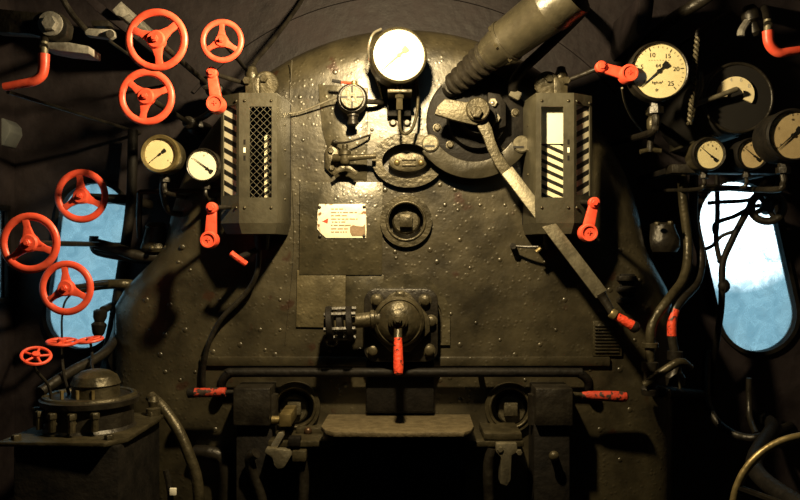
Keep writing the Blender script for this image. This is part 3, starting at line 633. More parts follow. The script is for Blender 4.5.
# ------------------------------------------------------------------ notice plate
t = thing('notice_plate', 'chipped white enamel notice plate with printed lines and a red mark', 'sign', P(341.5, 221, -.01))
MB().prism([(319, 204), (365, 204), (366, 213), (366.5, 230), (366, 238), (326, 238), (321, 233.5), (317, 229), (317.5, 213)], -.0115, -.007, .0006).build('plate', 'sign', t)
ln = MB(); random.seed(3)
for k, (y, x0, x1) in enumerate(((209, 331, 344), (212.5, 331, 356), (215.7, 331, 348), (219, 331, 358), (222, 332, 345), (225.3, 331, 350), (228.8, 331, 347), (232, 331, 346))):
    x = x0
    while x < x1:
        wd = random.choice((1.6, 3, 4.2, 5.5)); ln.pbox(x, y - .55, min(x + wd, x1 + 1), y + .55, -.0121, -.0114, 0); x += wd + 1.0
ln.build('printed_text', mat('brown_print', (.20, .14, .07), None, (.5, .6), 0, 20, 0), t)
MB().prism([(322, 221.5), (328.5, 218), (327.5, 223.5)], -.0122, -.0114, 0).build('red_mark', 'signred', t)
MB().prism([(350, 227), (353, 225), (357, 226), (363, 226.5), (365, 224), (365.5, 236), (352, 236), (350, 232)], -.0123, -.0114, 0).build('chipped_patch', mat('rusted_chip', (.16, .10, .05), (.24, .16, .09), (.5, .7), 0, 40, .3), t)
for p in ((319.5, 207.5), (364, 207), (320, 236), (364, 236)): MB().dome(P(*p, -.0112), FWD, U(1.8), U(1.2), 3, 10).build('screw', 'iron', t)

# ------------------------------------------------------------------ regulator
t = thing('regulator_gland', 'dark round bolted gland flange behind the steel lever pivot', 'flange', P(476, 128, 0))
MB().lathe(P(476, 122, .001), FWD, [(U(50), 0), (U(50), .018), (U(48), .022), (U(30), .022), (U(28), .05), (U(18), .055), (U(16), .10)], 48).build('flange', 'dark', t)
MB().prism([(488, 92), (500, 94), (506, 104), (506, 126), (496, 130), (488, 124)], -.07, -.02, .003).build('lug', 'dark', t)
for x, y in ((492.5, 103), (495.5, 118.5)):
    mb = MB(); mb.hexa(P(x, y, -.07), FWD, U(4.6), U(4)); mb.dome(P(x, y, -.08), FWD, U(2.4), U(2)); mb.build('nut', 'bright', t)
for x, y in ((450, 145), (437, 128), (456, 95), (515, 113), (502, 152), (517, 96)): MB().bolt(P(x, y, -.018), FWD, U(3.2), U(4)).build('bolt', 'cast', t)
t = thing('quadrant_bracket', 'curved flat bracket with slotted end bolts sweeping below the lever pivot', 'bracket', P(474, 170, 0))
ao = []; ai = []
for i in range(33):
    a = math.radians(214 + 112 * i / 32); ao.append((474 + 62.5 * math.cos(a), 116 - 62.5 * math.sin(a))); ai.append((474 + 45.5 * math.cos(a), 116 - 45.5 * math.sin(a)))
MB().prism(ao + ai[::-1], -.058, -.044, .002).build('arc', 'barrel', t)
for x, y in ((429.5, 146), (518.5, 147)):
    mb = MB(); mb.lathe(P(x, y, .001), FWD, [(U(6), 0), (U(6), .044), (U(8.4), .046), (U(8.4), .064), (U(7), .068)], 24); mb.build('bolt', 'steel', t)
    c = P(x, y, -.0675); MB().box(c + V((-U(5), -.001, -U(1))), c + V((U(5), .002, U(1))), 0).build('slot', 'ink', t)
t = thing('regulator_lever', 'long bare steel lever slanting to a red handle at the lower right', 'lever', P(476, 113, -.1))
MB().prism([(434.5, 114), (437.5, 106), (445, 98.5), (466, 102), (476, 101), (485, 105), (488, 113), (485, 121), (476, 125), (466, 123), (452, 119.5)], -.135, -.112, .003).build('upper_arm', 'dull', t)
MB().prism([(474, 120), (486, 116), (492, 128), (495, 140), (500, 152), (508, 164), (517, 174), (506, 181), (496, 166), (488, 150), (483, 136)], -.128, -.112, .002).build('crank_arm', 'dull', t)
a0 = P(511, 176, -.125); b0 = P(601.5, 294.5, -.19)
dd = (b0 - a0).normalized(); ww = V((0, -1, 0)).cross(dd).normalized(); nn = dd.cross(ww)
def sec(p, w, h): return [p + ww * w + nn * h, p - ww * w + nn * h, p - ww * w - nn * h, p + ww * w - nn * h]
e = P(504, 166, -.121)
MB().loft([sec(a0 - dd * .02, U(6.5, -.12), .006), sec(b0, U(6.8, -.19), .006)], bev=.0015).build('long_arm', 'bright' if 0 else 'steel', t)
h1 = P(613, 314, -.205); h2 = P(638, 329, -.215); g1 = P(604, 299, -.192)
MB().tube([b0 - dd * .004, g1, h1], U(5.5, -.19), 14, r2=U(3.6, -.19)).build('neck', 'iron', t)
hd = (h2 - h1).normalized()
MB().lathe(h1 - hd * .008, hd, [(U(4.6, -.2), 0), (U(5.4, -.2), .004), (U(5.2, -.2), .016), (U(4, -.2), .018)], 20).build('ferrule', 'brass', t)
Lh = (h2 - h1).length
MB().lathe(h1 + hd * .009, hd, [(U(3.8, -.2), 0), (U(4.8, -.2), Lh * .3), (U(5.2, -.2), Lh * .66)], 20).build('handle', 'redworn', t)
MB().lathe(h1 + hd * (.009 + Lh * .66), hd, [(U(5.6, -.2), 0), (U(6, -.2), Lh * .1), (U(5, -.2), Lh * .2), (U(2, -.2), Lh * .27)], 20).build('end_cap', 'iron', t)
mb = MB(); mb.lathe(P(476, 112.5, -.09), FWD, [(U(9), 0), (U(9), .04), (U(11.2), .042), (U(11.2), .056), (U(10), .06)], 32); mb.build('pivot_boss', 'cast', t)
mb = MB(); mb.hexa(P(476, 112.5, -.149), FWD, U(6), .014); mb.build('pivot_bolt', 'cast', t)
# slanting stuffing box of the regulator
t = thing('regulator_cylinder', 'slanting dark cylinder with a ribbed neck running out through the top of the picture', 'cylinder', P(452, 86, -.03))
g0, g1 = P(452, 86, -.06), P(491, 53, -.17); ax = (g1 - g0); Lg = ax.length; pr = []
for i in range(6):
    b = i / 6; r = U(12 + 5 * b, -.1)
    pr += [(r * .76, Lg * b), (r * .8, Lg * (b + .03)), (r, Lg * (b + .055)), (r, Lg * (b + .10)), (r * .8, Lg * (b + .125))]
MB().lathe(g0, ax, pr, 28).build('ribbed_gaiter', 'copper' if 0 else 'iron', t)
MB().tube([P(452, 88, .001), P(451, 88, -.03), g0 + ax * .03], U(9), 16).build('socket', 'iron', t)
c1 = P(574, -10, -.34); ax2 = (c1 - g1).normalized(); L2 = (c1 - g1).length
MB().lathe(g1, ax2, [(U(13, -.2), -.03), (U(16, -.2), -.002), (U(17, -.2), .0), (U(20, -.2), .05), (U(22.5, -.2), .053), (U(22.5, -.2), .062)], 36).build('flange', 'barrel', t)
MB().lathe(g1, ax2, [(U(21.5, -.22), .062), (U(24, -.25), L2 * .70), (U(25.5, -.25), L2 * .72), (U(25.5, -.25), L2 * .8), (U(24.5, -.25), L2 * .82), (U(25, -.28), L2), (U(15, -.28), L2 + .01)], 40).build('barrel', 'barrel', t)
xx, yy, zz = MB().frame(ax2)
for k in range(6):
    a = 2 * PI * k / 6 + .4; MB().hexa(g1 + (xx * math.cos(a) + yy * math.sin(a)) * U(20.6, -.2) + zz * .055, -ax2, U(3, -.25), .01).build('bolt', 'cast', t)
hang = g1 + ax2 * L2 * .8
MB().tube([hang, hang + V((.0, 0, .1)), V((hang.x, hang.y, ZT + .16))], .02, 12).build('hanger', 'dark', t)
pipe('black bent pipe behind the slanting cylinder, left of the right water gauge', [(514, 98, -.005), (513, 92, -.05), (514, 82, -.08), (522, 70, -.1), (538, 55, -.12), (556, 38, -.1), (575, 20, .1), (585, 10, .352)], 5, 'dark', 'lubricating_pipe')
solo(MB().lathe(P(512, 93, -.06), P(520, 97, -.06) - P(512, 93, -.06), [(U(4), -U(2)), (U(4.5), 0), (U(4.5), U(8)), (U(3.5), U(9))], 6), 'pipe_union', 'bright', 'bright hexagonal union on the black bent pipe left of the right water gauge', 'pipe fitting')

# ------------------------------------------------------------------ blow-down valve in the middle
t = thing('washout_valve', 'heavy bolted valve with domed cover and red handle at the middle of the backplate', 'valve', P(400, 322, 0))
def rr(x0, y0, x1, y1, r, n=6):
    pts = []
    for cx, cy, a in ((x1 - r, y0 + r, -90), (x1 - r, y1 - r, 0), (x0 + r, y1 - r, 90), (x0 + r, y0 + r, 180)):
        for i in range(n + 1): q = math.radians(a + 90 * i / n); pts.append((cx + r * math.cos(q), cy + r * math.sin(q)))
    return pts
MB().prism(rr(364, 289, 438, 362, 12), -.06, .001, .004).build('flange', 'iron', t)
MB().prism([(400, 290), (410, 294), (430, 318), (430, 332), (410, 352), (390, 352), (370, 332), (370, 318), (390, 294)], -.085, -.058, .004).build('cover_plate', 'cast', t)
for x, y in ((377, 300), (400, 296), (425, 300), (431, 321), (429, 350), (373, 350)):
    mb = MB(); mb.lathe(P(x, y, -.058 if (x, y) != (400, 296) else -.083), FWD, [(U(6.4), 0), (U(6.4), .004), (U(4.6), .005), (U(4.6), .017), (U(3), .02)], 6 if y < 299 else 16); mb.build('bolt', 'cast', t)
MB().lathe(P(399, 321, -.083), FWD, [(U(25), 0), (U(24), .025), (U(21.5), .033), (U(20.5), .03), (U(15), .048), (U(10), .052)], 40).build('dome', 'cast', t)
MB().lathe(P(398, 320, -.133), FWD, [(U(9.5), 0), (U(9.5), .014), (U(7), .018), (U(7), .028), (U(4.5), .031)], 28).build('hub', 'cast', t)
mb = MB(); mb.hexa(P(397.5, 320, -.163), FWD, U(4.5), .01); mb.cyl(P(397.5, 320, -.172), P(397.5, 320, -.18), U(2), seg=12); mb.build('nut', 'cast', t)
MB().tube([P(398, 326, -.15), P(398, 336, -.165), P(398, 342, -.175)], U(4.2, -.15), 12).build('handle_shank', 'cast', t)
MB().lathe(P(398, 338, -.175), P(398.5, 374, -.2) - P(398, 338, -.175), [(U(4, -.17), 0), (U(4.6, -.17), .03), (U(5.2, -.17), .08), (U(4.4, -.17), .098), (U(2, -.17), .102)], 16).build('handle', 'redworn', t)
MB().lathe(P(388, 318, -.095), P(352, 321, -.095) - P(388, 318, -.095), [(U(9), 0), (U(8), U(12)), (U(9), U(13)), (U(9), U(16)), (U(7.4), U(17)), (U(7), U(36))], 24).build('side_pipe', 'cast', t)
cpl = MB()
for x in (350, 340, 330): cpl.cyl(P(x + 3, 323.5, -.095), P(x - 3, 324, -.095), U(17 if x != 340 else 13), seg=28, bev=.002)
cpl.build('coupling_flanges', 'dark', t)
for k in range(6):
    a = 2 * PI * k / 6 + .3; o = V((0, U(14) * math.cos(a), U(14) * math.sin(a)))
    MB().tube([P(356, 323, -.095) + o, P(325, 324, -.095) + o], U(2.4), 6).build('coupling_bolt', 'iron', t)
MB().cyl(P(331, 324, -.095), P(324, 324, -.095), U(8), U(5), 16).build('blank_end', 'dark', t)
MB().torus(P(332, 341, -.10), (0, 1, .2), U(5), U(.9), 24, 6).build('ring', 'bright', t)
MB().box(P(400, 361, -.03), V((P(372, 0, 0).x, .001, P(0, 405, -.03).z)), .003).build('lower_duct', 'dark', t) if 0 else None

# black handrail along the seam
t = thing('handrail', 'black horizontal rail along the seam across the lower boiler face', 'rail', P(405, 372, -.03))
MB().tube([P(221, 398, .001), P(221, 392, -.03), P(222, 382, -.045), P(229, 374, -.05), P(245, 372.5, -.05), P(400, 372.5, -.05), P(565, 372.5, -.05), P(580, 374, -.05), P(588, 381, -.045), P(589, 390, -.03), P(589, 396, .001)], U(4.5), 14).build('rail', 'dark', t)
for x in (330, 480): MB().cyl(P(x, 372.5, -.05), P(x, 372.5, .001), U(3)).build('stand_off', 'dark', t)

# ------------------------------------------------------------------ fire door group
t = thing('fire_door', 'black fire door with a projecting dusty shelf at the bottom centre', 'fire door', P(400, 460, 0))
zs = P(400, 414, 0).z
def top(px, py):          # point on the horizontal shelf plane seen at that photo pixel
    d = (ZC - zs) * 800 / (py - 250); return V(((px - 400) * d / 800, CAM_Y + d, zs))
sh = [top(328, 414.2), top(470, 414.2), top(474, 426), top(471, 430), top(464, 432), top(400, 432.5), top(334, 432), top(325, 430), top(321, 426)]
MB().loft([sh, [p - V((0, 0, .014)) for p in sh]], bev=.003).build('shelf', 'lamplit', t)
fd = MB(); y0 = -.10
fd.box(V((P(332, 0, y0).x, y0, .3)), V((P(466, 0, y0).x, .001, zs - .02)), .004); fd.build('door_casing', 'dark', t)
MB().box(V((P(340, 0, -.12).x, -.125, .3)), V((P(398, 0, -.12).x, -.095, zs - .06)), .004).build('door_leaf', 'dark', t)
MB().box(V((P(402, 0, -.12).x, -.125, .3)), V((P(458, 0, -.12).x, -.095, zs - .06)), .004).build('door_leaf', 'dark', t)
for a, b in ((268, 334), (464, 524)): MB().pbox(a, 441, b, 447, -.14, .001, .003).build('track', 'cast', t)
MB().pbox(366, 362, 434, 412, -.035, .001, .004).build('valve_shadow_panel', 'dark', t)  # dark panel standing in for the shadow below the middle valve
for s in (0, 1):
    F = (lambda x: 806 - x) if s else (lambda x: x)
    side = 'right' if s else 'left'
    t = thing('sliding_damper', 'dark box with a red-handled rod on the %s side of the fire door' % side, 'damper', P(F(255), 420, 0), 'damper boxes with red rods beside the fire door')
    x0, x1 = sorted((F(233), F(270)))
    MB().pbox(x0, 388.5, x1, 426, -.12, .001, .004).build('housing', 'iron', t)
    c = P(F(270), 407, -.07); MB().cyl(V((c.x, -.07, P(0, 389, -.1).z - .02)), V((c.x, -.07, P(0, 426, -.1).z)), U(8), seg=20).build('hinge_barrel', 'iron', t)
    MB().box(V((P(F(236), 0, -.1).x, -.10, .3)), V((P(F(272), 0, -.1).x, .001, P(0, 426, -.12).z - .001)), .004).build('lower_housing', 'dark', t)
    if s: pts = ((572, 394), (582, 395), (628, 397))
    else: pts = ((234, 392), (226, 392), (188, 393))
    a, b, c2 = [P(x, y, -.09) for x, y in pts]
    MB().tube([a, b + (c2 - b) * .2], U(2.2), 10).build('rod', 'cast' if s else 'iron', t)
    d = c2 - b; Ld = d.length; d.normalize()
    MB().lathe(b, d, [(U(3), 0), (U(4.2), Ld * .15), (U(5), Ld * .5), (U(5.4), Ld * .85), (U(4.5), Ld * .96), (U(2), Ld)] if s else [(U(4.4), 0), (U(4.6), Ld * .5), (U(4.6), Ld * .82)], 16).build('handle', 'reddim', t)
    if not s: MB().lathe(b + d * Ld * .82, d, [(U(4.8), 0), (U(4.8), Ld * .17), (U(3), Ld * .2)], 16).build('end_cap', 'dark', t)
# levers and links beside the fire door
t = thing('door_linkage', 'bright worn link and hinge blocks left of the fire door', 'linkage', P(290, 445, 0))
MB().pbox(279, 414, 291, 427, -.15, -.02, .003).build('pivot_block', 'brass', t)
MB().cyl(P(280, 420, -.10), P(272, 420, -.10), U(4), seg=16).build('pivot_pin', 'brass', t)
MB().prism([(271, 445), (278, 433), (283, 432), (284, 436), (276, 450), (271, 452)], -.15, -.12, .002).build('short_arm', 'bright', t)
MB().prism([(266, 448), (290, 450), (292, 455), (288, 462), (284, 468), (278, 470), (274, 466), (272, 458), (264, 453)], -.16, -.10, .004).build('bell_crank', 'steel', t)
MB().pbox(292, 451, 306, 462, -.16, -.10, .003).build('hinge_block', 'cast', t)
MB().pbox(288, 438, 300, 446, -.155, -.12, .002).build('slide_block', 'dark', t)
MB().tube([P(256, 453, -.14), P(250, 458, -.13), P(252, 470, -.12), P(262, 500, -.11), P(264, 520, -.10)], U(5), 12).build('lever_arm', 'iron', t)
MB().tube([P(302, 462, -.13), P(304, 480, -.13), P(302, 520, -.13)], U(5), 12).build('door_arm', 'iron', t)
MB().box(P(282, 440, -.11), V((P(276, 0, -.1).x, .001, P(0, 456, -.1).z)), .002).build('mount', 'iron', t)
MB().dome(P(308, 431, -.05), FWD, U(4), U(4)).build('bolt', 'copper', t); MB().pbox(296, 428, 326, 436, -.05, .001, .003).build('lug', 'cast', t)
t = thing('door_linkage', 'dull link hanging from a hinge block right of the fire door', 'linkage', P(508, 450, 0))
MB().prism([(496, 443), (517, 443), (518, 452), (512, 456), (511, 480), (507, 487), (500, 484), (501, 458), (496, 452)], -.155, -.11, .004).build('link_plate', 'steel', t)
MB().pbox(484, 433, 522, 440, -.14, .001, .003).build('slide_bar', 'cast', t)
MB().tube([P(492, 448, -.13), P(488, 470, -.13), P(490, 520, -.13)], U(5), 12).build('door_arm', 'iron', t)
MB().dome(P(554, 456, -.13), FWD, U(5), U(4)).build('stud', 'cast', t); MB().cyl(P(554, 456, -.131), P(554, 456, .001), U(4)).build('stud_shank', 'cast', t)
for x, y in ((519, 452), (500, 449)): MB().hexa(P(x, y, -.15), FWD, U(3), U(3)).build('bolt', 'steel', t)

# ------------------------------------------------------------------ lubricator pump, lower left
t = thing('lubricator', 'domed oil lubricator with a round flange on a black box at the lower left', 'lubricator', V((-.82, -.27, 0)))
zp = ZC - .469
MB().box((-.95, -.437, .001), (-.69, -.10, zp - .012), .006).build('casing', 'dark', t)
MB().loft([[V((x, y, z)) for x, y in ((-.985, -.445), (-.72, -.455), (-.68, -.40), (-.672, -.16), (-.675, -.09), (-.96, -.09))] for z in (zp - .012, zp)], bev=.003).build('base_flange', 'cast', t)
cc = V((-.825, -.27, zp))
MB().lathe(cc, (0, 0, 1), [(.118, 0), (.112, .008), (.110, .06), (.124, .064), (.126, .078), (.118, .082)], 48).build('drum', 'iron', t)
MB().torus(cc + V((0, 0, .08)), (0, 0, 1), .112, .009, 48, 8).build('rim', 'cast', t)
MB().lathe(cc + V((.015, 0, .08)), (0, 0, 1), [(.062, 0), (.06, .03), (.064, .034), (.055, .055), (.036, .067), (.016, .072), (.001, .073)], 36).build('dome', 'cast', t)
for k in range(5):
    a = math.radians(200 + 24 * k); p = cc + V((math.cos(a) * .130, math.sin(a) * .130, .0))
    mb = MB(); mb.cyl(p + V((0, 0, .012)), p + V((0, 0, .05)), .009, seg=10); mb.hexa(p + V((0, 0, .045)), (0, 0, 1), .012, .014); mb.tube([p + V((0, 0, .03)), cc + V((math.cos(a) * .108, math.sin(a) * .108, .03))], .006, 8); mb.build('outlet_union', 'cast', t)
for x, y in ((-.72, -.42), (-.70, -.14), (-.95, -.42)): MB().hexa(V((x, y, zp)), (0, 0, 1), .012, .012).build('bolt', 'cast', t)
for k in range(3): MB().tube([cc + V((-.05 + .04 * k, -.06, .078)), cc + V((-.05 + .04 * k, -.06, .105))], .005, 8).build('stud', 'brass', t)
mb = MB(); mb.lathe(V((-.70, -.13, zp)), (0, 0, 1), [(.02, 0), (.02, .02), (.012, .024), (.016, .04), (.01, .055)], 16); mb.build('relief_valve', 'cast', t)
small_wheel(36, 356, 13.5, -.42, (.25, -.45, .85), 'tilted small red wheel at the left, below the left window', [P(48, 385, -.36), P(52, 402, -.34)])
small_wheel(62, 342, 14, -.25, (.05, -.12, 1), 'small red wheel seen edge-on at the foot of the left window, left of two', [P(64, 375, -.25), P(70, 398, -.25)])
small_wheel(90, 340, 12, -.15, (-.1, -.12, 1), 'small red wheel seen edge-on at the foot of the left window, right of two', [P(92, 365, -.2), P(95, 378, -.25)])
pipe('thick dark pipe curving down beside the lubricator box', [(150, 396, -.08), (163, 408, -.1), (178, 430, -.12), (189, 455, -.13), (197, 480, -.13), (200, 520, -.13)], 5.5, 'cast', 'feed_pipe')
t = thing('pipe_clamp', 'dark clamp bar carrying a tiny white tag beside the lubricator box', 'clamp', P(172, 490, -.12))
MB().tube([P(166, 470, -.12), P(170, 490, -.12), P(174, 530, -.12), P(190, 545, -.12)], U(3), 10).build('bar', 'iron', t)
MB().pbox(169.5, 488.5, 176, 495.5, -.14, -.132, .001).build('tag', 'dial', t, 'white square tag')
pipe('stubby dark pipe elbow right of the feed pipe at the lower left', [(195, 452, -.02), (210, 453, -.03), (222, 458, -.03), (226, 475, -.03), (226, 520, -.02)], 7, 'iron')

# ------------------------------------------------------------------ right side
t = thing('hinge_block', 'small dark two-rib hinge block on the plate right of the red-tipped lever', 'hinge', P(627, 288, 0))
for y in (276, 287, 298): MB().pbox(619, y, 637, y + 5, -.03, .01, .002).build('rib', 'iron', t)
MB().pbox(621, 274, 635, 305, -.015, .01, .002).build('base', 'dark', t)
t = thing('louvre_plate', 'small square louvred plate under the red lever handle', 'plate', P(607, 338, 0))
MB().pbox(593, 321, 622, 356, -.008, .001, .001).build('backing', 'cast', t)
for k in range(9): MB().pbox(595, 325 + 3.3 * k, 619, 326.4 + 3.3 * k, -.013, -.007, .0005).build('louvre', 'plate', t)
pipe('outer of two dark pipes bending down the right side of the boiler', [(682, 165, .1), (683, 200, .1), (688, 245, .1), (684, 277, .05), (668, 300, -.02), (653, 322, -.04), (650, 345, -.04), (650, 366, -.04), (650, 385, -.03)], 4.6, 'cast', flanges=((6, 7),))
pipe('inner of two dark pipes bending down the right side of the boiler', [(694, 175, .14), (694, 225, .14), (701, 256, .13), (697, 282, .08), (682, 300, .0), (674, 312, -.02), (672, 335, -.03), (675, 354, -.03)], 4.2, 'iron')
solo(MB().tube([P(675, 310, -.018), P(672, 322, -.027), P(672, 336, -.03)], U(4.8), 12), 'lagging_sleeve', 'redworn', 'worn red sleeve on the inner right pipe above the valve cluster', 'sleeve')
t = thing('valve_cluster', 'dark cluster of valves and unions below the two right pipes', 'valve', P(660, 380, 0))
MB().lathe(P(650, 395, -0.06), (0, 0, 1), [(U(8), 0), (U(9), U(6)), (U(6), U(10)), (U(6), U(22)), (U(8), U(24)), (U(8), U(32))], 16).build('union', 'iron', t)
MB().lathe(P(675, 385, -0.05), (0, 0, 1), [(U(9), 0), (U(10), U(8)), (U(6), U(14)), (U(6), U(24)), (U(7.5), U(25)), (U(7.5), U(33))], 16).build('valve', 'iron', t)
MB().tube([P(645, 385, -0.08), P(662, 372, -0.10), P(680, 362, -0.10), P(690, 368, -0.08)], U(4), 12).build('elbow', 'cast', t)
MB().tube([P(650, 390, -0.05), P(665, 392, -0.03), P(700, 395, 0.20), P(706, 395, 0.35)], U(6), 12).build('cross_pipe', 'dark', t)
MB().tube([P(680, 388, -0.08), P(678, 375, -0.09), P(683, 360, -0.10)], U(1.3), 8).build('handle', 'steel', t)
pipe('thin dark pipe bending low at the right beneath the window', [(707, 350, .25), (706, 385, .22), (708, 405, .2), (720, 425, .15), (742, 437, .1), (765, 436, .1), (790, 425, .355)], 4, 'iron')
pipe('short upright dark rod under the right window', [(749, 378, .2), (749, 400, .2), (750, 418, .17), (756, 434, .1)], 3, 'iron', 'rod')
for k, (x, y) in enumerate(((690, 378), )): solo(MB().lathe(P(667, 390, -.05), (0, 0, -1), [(U(3), 0), (U(4), U(5)), (U(2), U(10))], 10), 'drip_nozzle', 'brass', 'small brass nozzle under the right valve cluster', 'nozzle')
t = thing('check_valve', 'round dark valve with a lit rim on the plate edge left of the right window', 'valve', P(662, 235, .1))
MB().lathe(P(662, 252, .12), (0, 0, 1), [(U(15), 0), (U(18), U(5)), (U(18), U(14)), (U(13), U(26)), (U(13), U(29)), (U(8), U(31))], 24).build('body', 'iron', t)
MB().tube([P(662, 240, .12), P(655, 238, .24), P(655, 238, .335)], U(10), 14).build('tail', 'iron', t)
for k, (x, y) in enumerate(((657, 225), (670, 224))): MB().hexa(P(x, y, .05), (0, -.3, 1), U(3), U(3)).build('bolt', 'cast', t)
t = thing('isolating_valve', 'small dark valve below the big numbered gauge at the right', 'valve', P(652, 122, -.05))
MB().lathe(P(652, 132, -.06), (0, 0, 1), [(U(3), 0), (U(5), U(4)), (U(5), U(12)), (U(3), U(15)), (U(6), U(17)), (U(6), U(21)), (U(3), U(23))], 14).build('body', 'cast', t)
MB().tube([P(652, 122, -.06), P(655, 122, .1), P(657, 124, .2), P(657, 124, .355)], U(4), 12).build('tail', 'iron', t)
MB().tube([P(640, 152, -.06), P(650, 150, -.06), P(661, 151, -.06)], U(2.5), 10).build('lever', 'cast', t)
MB().tube([P(652, 133, -.06), P(650, 145, -.06), P(650, 152, -.06)], U(3), 10).build('lower_pipe', 'iron', t)

# pipes, wheel and rods silhouetted in the right window
t = thing('steam_pipe', 'dark diagonal pipe with a coupling knob crossing the right window', 'pipe', P(757, 194, .16))
MB().tube([P(*p) for p in [(775, 150, .2), (768, 175, .18), (757, 194, .16), (745, 215, .16), (733, 238, .16), (723, 262, .16), (722, 285, .16), (721, 310, .18), (716, 345, .22), (712, 380, .3), (712, 395, .355)]], U(3.2, .16), 14).build('run', 'dark', t)
MB().dome(P(723, 286, .16), (1, 0, 0), U(8), U(7)).dome(P(722.9, 286, .16), (-1, 0, 0), U(6), U(5)).build('coupling', 'dark', t)
pipe('thin dark upright pipe at the upper left of the right window', [(717, 140, .25), (717, 180, .25), (717.5, 215, .25), (716, 240, .22), (720, 262, .17)], 2.4, 'dark')
pipe('thin dark cross pipe in the upper right window', [(708, 203, .26), (722, 202, .26), (742, 201, .26), (758, 198, .18)], 2, 'dark')
pipe('thin looping dark pipe across the right window', [(716, 236, .22), (714, 228, .22), (718, 222, .22), (735, 216, .22), (752, 207, .22), (768, 205, .2)], 2, 'dark')
pipe('lower looping dark pipe at the left edge of the right window', [(702, 250, .22), (712, 246, .22), (722, 236, .22), (738, 230, .20)], 1.8, 'dark')
t = thing('dark_handwheel', 'dark violet-black handwheel in front of the right window\'s upper corner', 'handwheel', P(769, 205, .1))
c = P(767, 207, .05); mb = MB(); mb.torus(c, (-.35, -1, .2), U(15), U(4), 40, 10); mb.build('rim', 'iron', t)
x_, y_, z_ = MB().frame(V((-.35, -1, .2)))
for i in range(4):
    a = i * PI / 2 + .5; MB().tube([c, c + (x_ * math.cos(a) + y_ * math.sin(a)) * U(14)], U(2.6), 8).build('spoke', 'iron', t)
MB().lathe(c, (-.35, -1, .2), [(U(6), -.03), (U(7), 0), (U(5), .015)], 16).build('hub', 'iron', t)
MB().tube([c, c + V((.02, .06, 0)), P(778, 188, .2), P(782, 180, .355)], U(5), 12).build('spindle', 'dark', t)

t = thing('reversing_wheel', 'large dark wheel with a brassy lit rim cut off at the lower right corner', 'handwheel', P(812, 512, -.7))
c = P(819, 519, -.7); R = U(82, -.7)
MB().torus(c, (-.15, -1, .1), R, U(4.2, -.7), 72, 12).build('rim', 'brass', t)
x_, y_, z_ = MB().frame(V((-.15, -1, .1)))
for i in range(5):
    a = 2 * PI * i / 5 + .3; MB().tube([c, c + (x_ * math.cos(a) + y_ * math.sin(a)) * R], U(5, -.7), 10).build('spoke', 'iron', t)
MB().lathe(c, (-.15, -1, .1), [(U(20, -.7), -.03), (U(22, -.7), .01), (U(14, -.7), .03)], 24).build('hub', 'iron', t)
MB().tube([c, c + V((.04, .4, 0)), V((XR - .25, .2, c.z + .0)), V((XR - .25, YF, c.z))], .022, 12).build('shaft', 'dark', t)

# ------------------------------------------------------------------ top corners
def red_grip(label, pts, y, top_bar):
    t = thing('red_grip_handle', label, 'handle', P(*pts[0], y), 'red bent grip handles in the top corners')
    MB().tube([P(x, z, y) for x, z in pts], U(5.6, y), 16, 8, r2=U(4, y)).build('grip', 'red', t)
    a = P(*pts[0], y); MB().cyl(a - V((0, 0, .004)), a + V((0, 0, .03)), U(4, y), seg=16).build('socket', 'steel', t)
    q = [a + V((0, 0, .02))] + [P(*p) for p in top_bar]
    MB().tube(q, U(4, y), 12).build('rod', 'iron', t)
red_grip('red bent grip handle in the top left corner', [(44, 54), (43.5, 68), (41, 76), (33, 81.5), (20, 84), (4, 87)], -.45, [(44, 46, -.45), (46, 30, -.35), (50, 26, 0), (51, 26, .355)])
red_grip('red bent grip handle in the top right corner', [(768, 31), (769, 42), (773, 49), (780, 53), (790, 51.5), (803, 49.5)], -.3, [(768, 24, -.3), (766, 12, -.2), (764, 8, .1), (764, 8, .355)])
t = thing('pivot_arm', 'grey arm with a large pivot bolt in the top left corner', 'lever', P(51, 26, -.4))
MB().prism([(-6, 8), (35, 12), (52, 10), (62, 14), (68, 24), (66, 36), (56, 41), (30, 34), (-6, 32)], -.43, -.39, .004).build('arm', 'iron', t)
MB().prism([(38, 42), (68, 42), (89, 46), (89, 54), (60, 51), (40, 47)], -.44, -.36, .003).build('plate', 'grey', t)
mb = MB(); mb.lathe(P(51, 24, -.43), FWD, [(U(10), 0), (U(10), .006), (U(6.5), .007)], 24); mb.hexa(P(51, 24, -.437), FWD, U(6.5), .015); mb.build('pivot_bolt', 'grey', t)
MB().cyl(P(51, 24, -.4), P(51, 24, .355), .022, seg=16).build('pivot_shaft', 'dark', t)
MB().tube([P(62, 42, -.40), P(58, 30, -.40)], U(5), 10).build('lug', 'iron', t)
t = thing('link_fork', 'small pale fork joint beside the grey arm at the top left', 'linkage', P(98, 33, -.3))
MB().prism([(84, 31), (88, 28), (112, 29), (113, 35), (108, 38), (85, 35)], -.32, -.29, .003).build('fork', 'grey', t)
MB().prism([(90, 20), (108, 20), (111, 26), (92, 26)], -.31, -.28, .003).build('jaw', 'iron', t)
MB().cyl(P(110, 34, -.33), P(110, 34, .355), U(3.5), seg=14).build('pin', 'iron', t)
MB().tube([P(86, 30, -.30), P(72, 14, -.3), P(60, -6, -.3), P(52, -20, -.25), P(50, -25, .355)], U(2.6), 10).build('pull_rod', 'iron', t)
solo(MB().prism([(82, -4), (92, -4), (142, 36), (136, 40), (95, 10)], -.02, .36, .002), 'brace_bar', 'greyblue' if 0 else 'wall', 'slanting dark brace between the top left link and the largest red wheel', 'brace')
solo(MB().prism([(112, 10), (121, 1), (129, 14), (122, 17), (116, 15)], -.06, .36, .002), 'grey_bracket', 'grey', 'small pale bracket above the largest red wheel', 'bracket')
pipe('thin slanting rod below the red grip at the top left', [(8, 92, -.3), (60, 108, -.1), (105, 122, .1), (140, 133, .355)], 2, 'iron', 'rod')
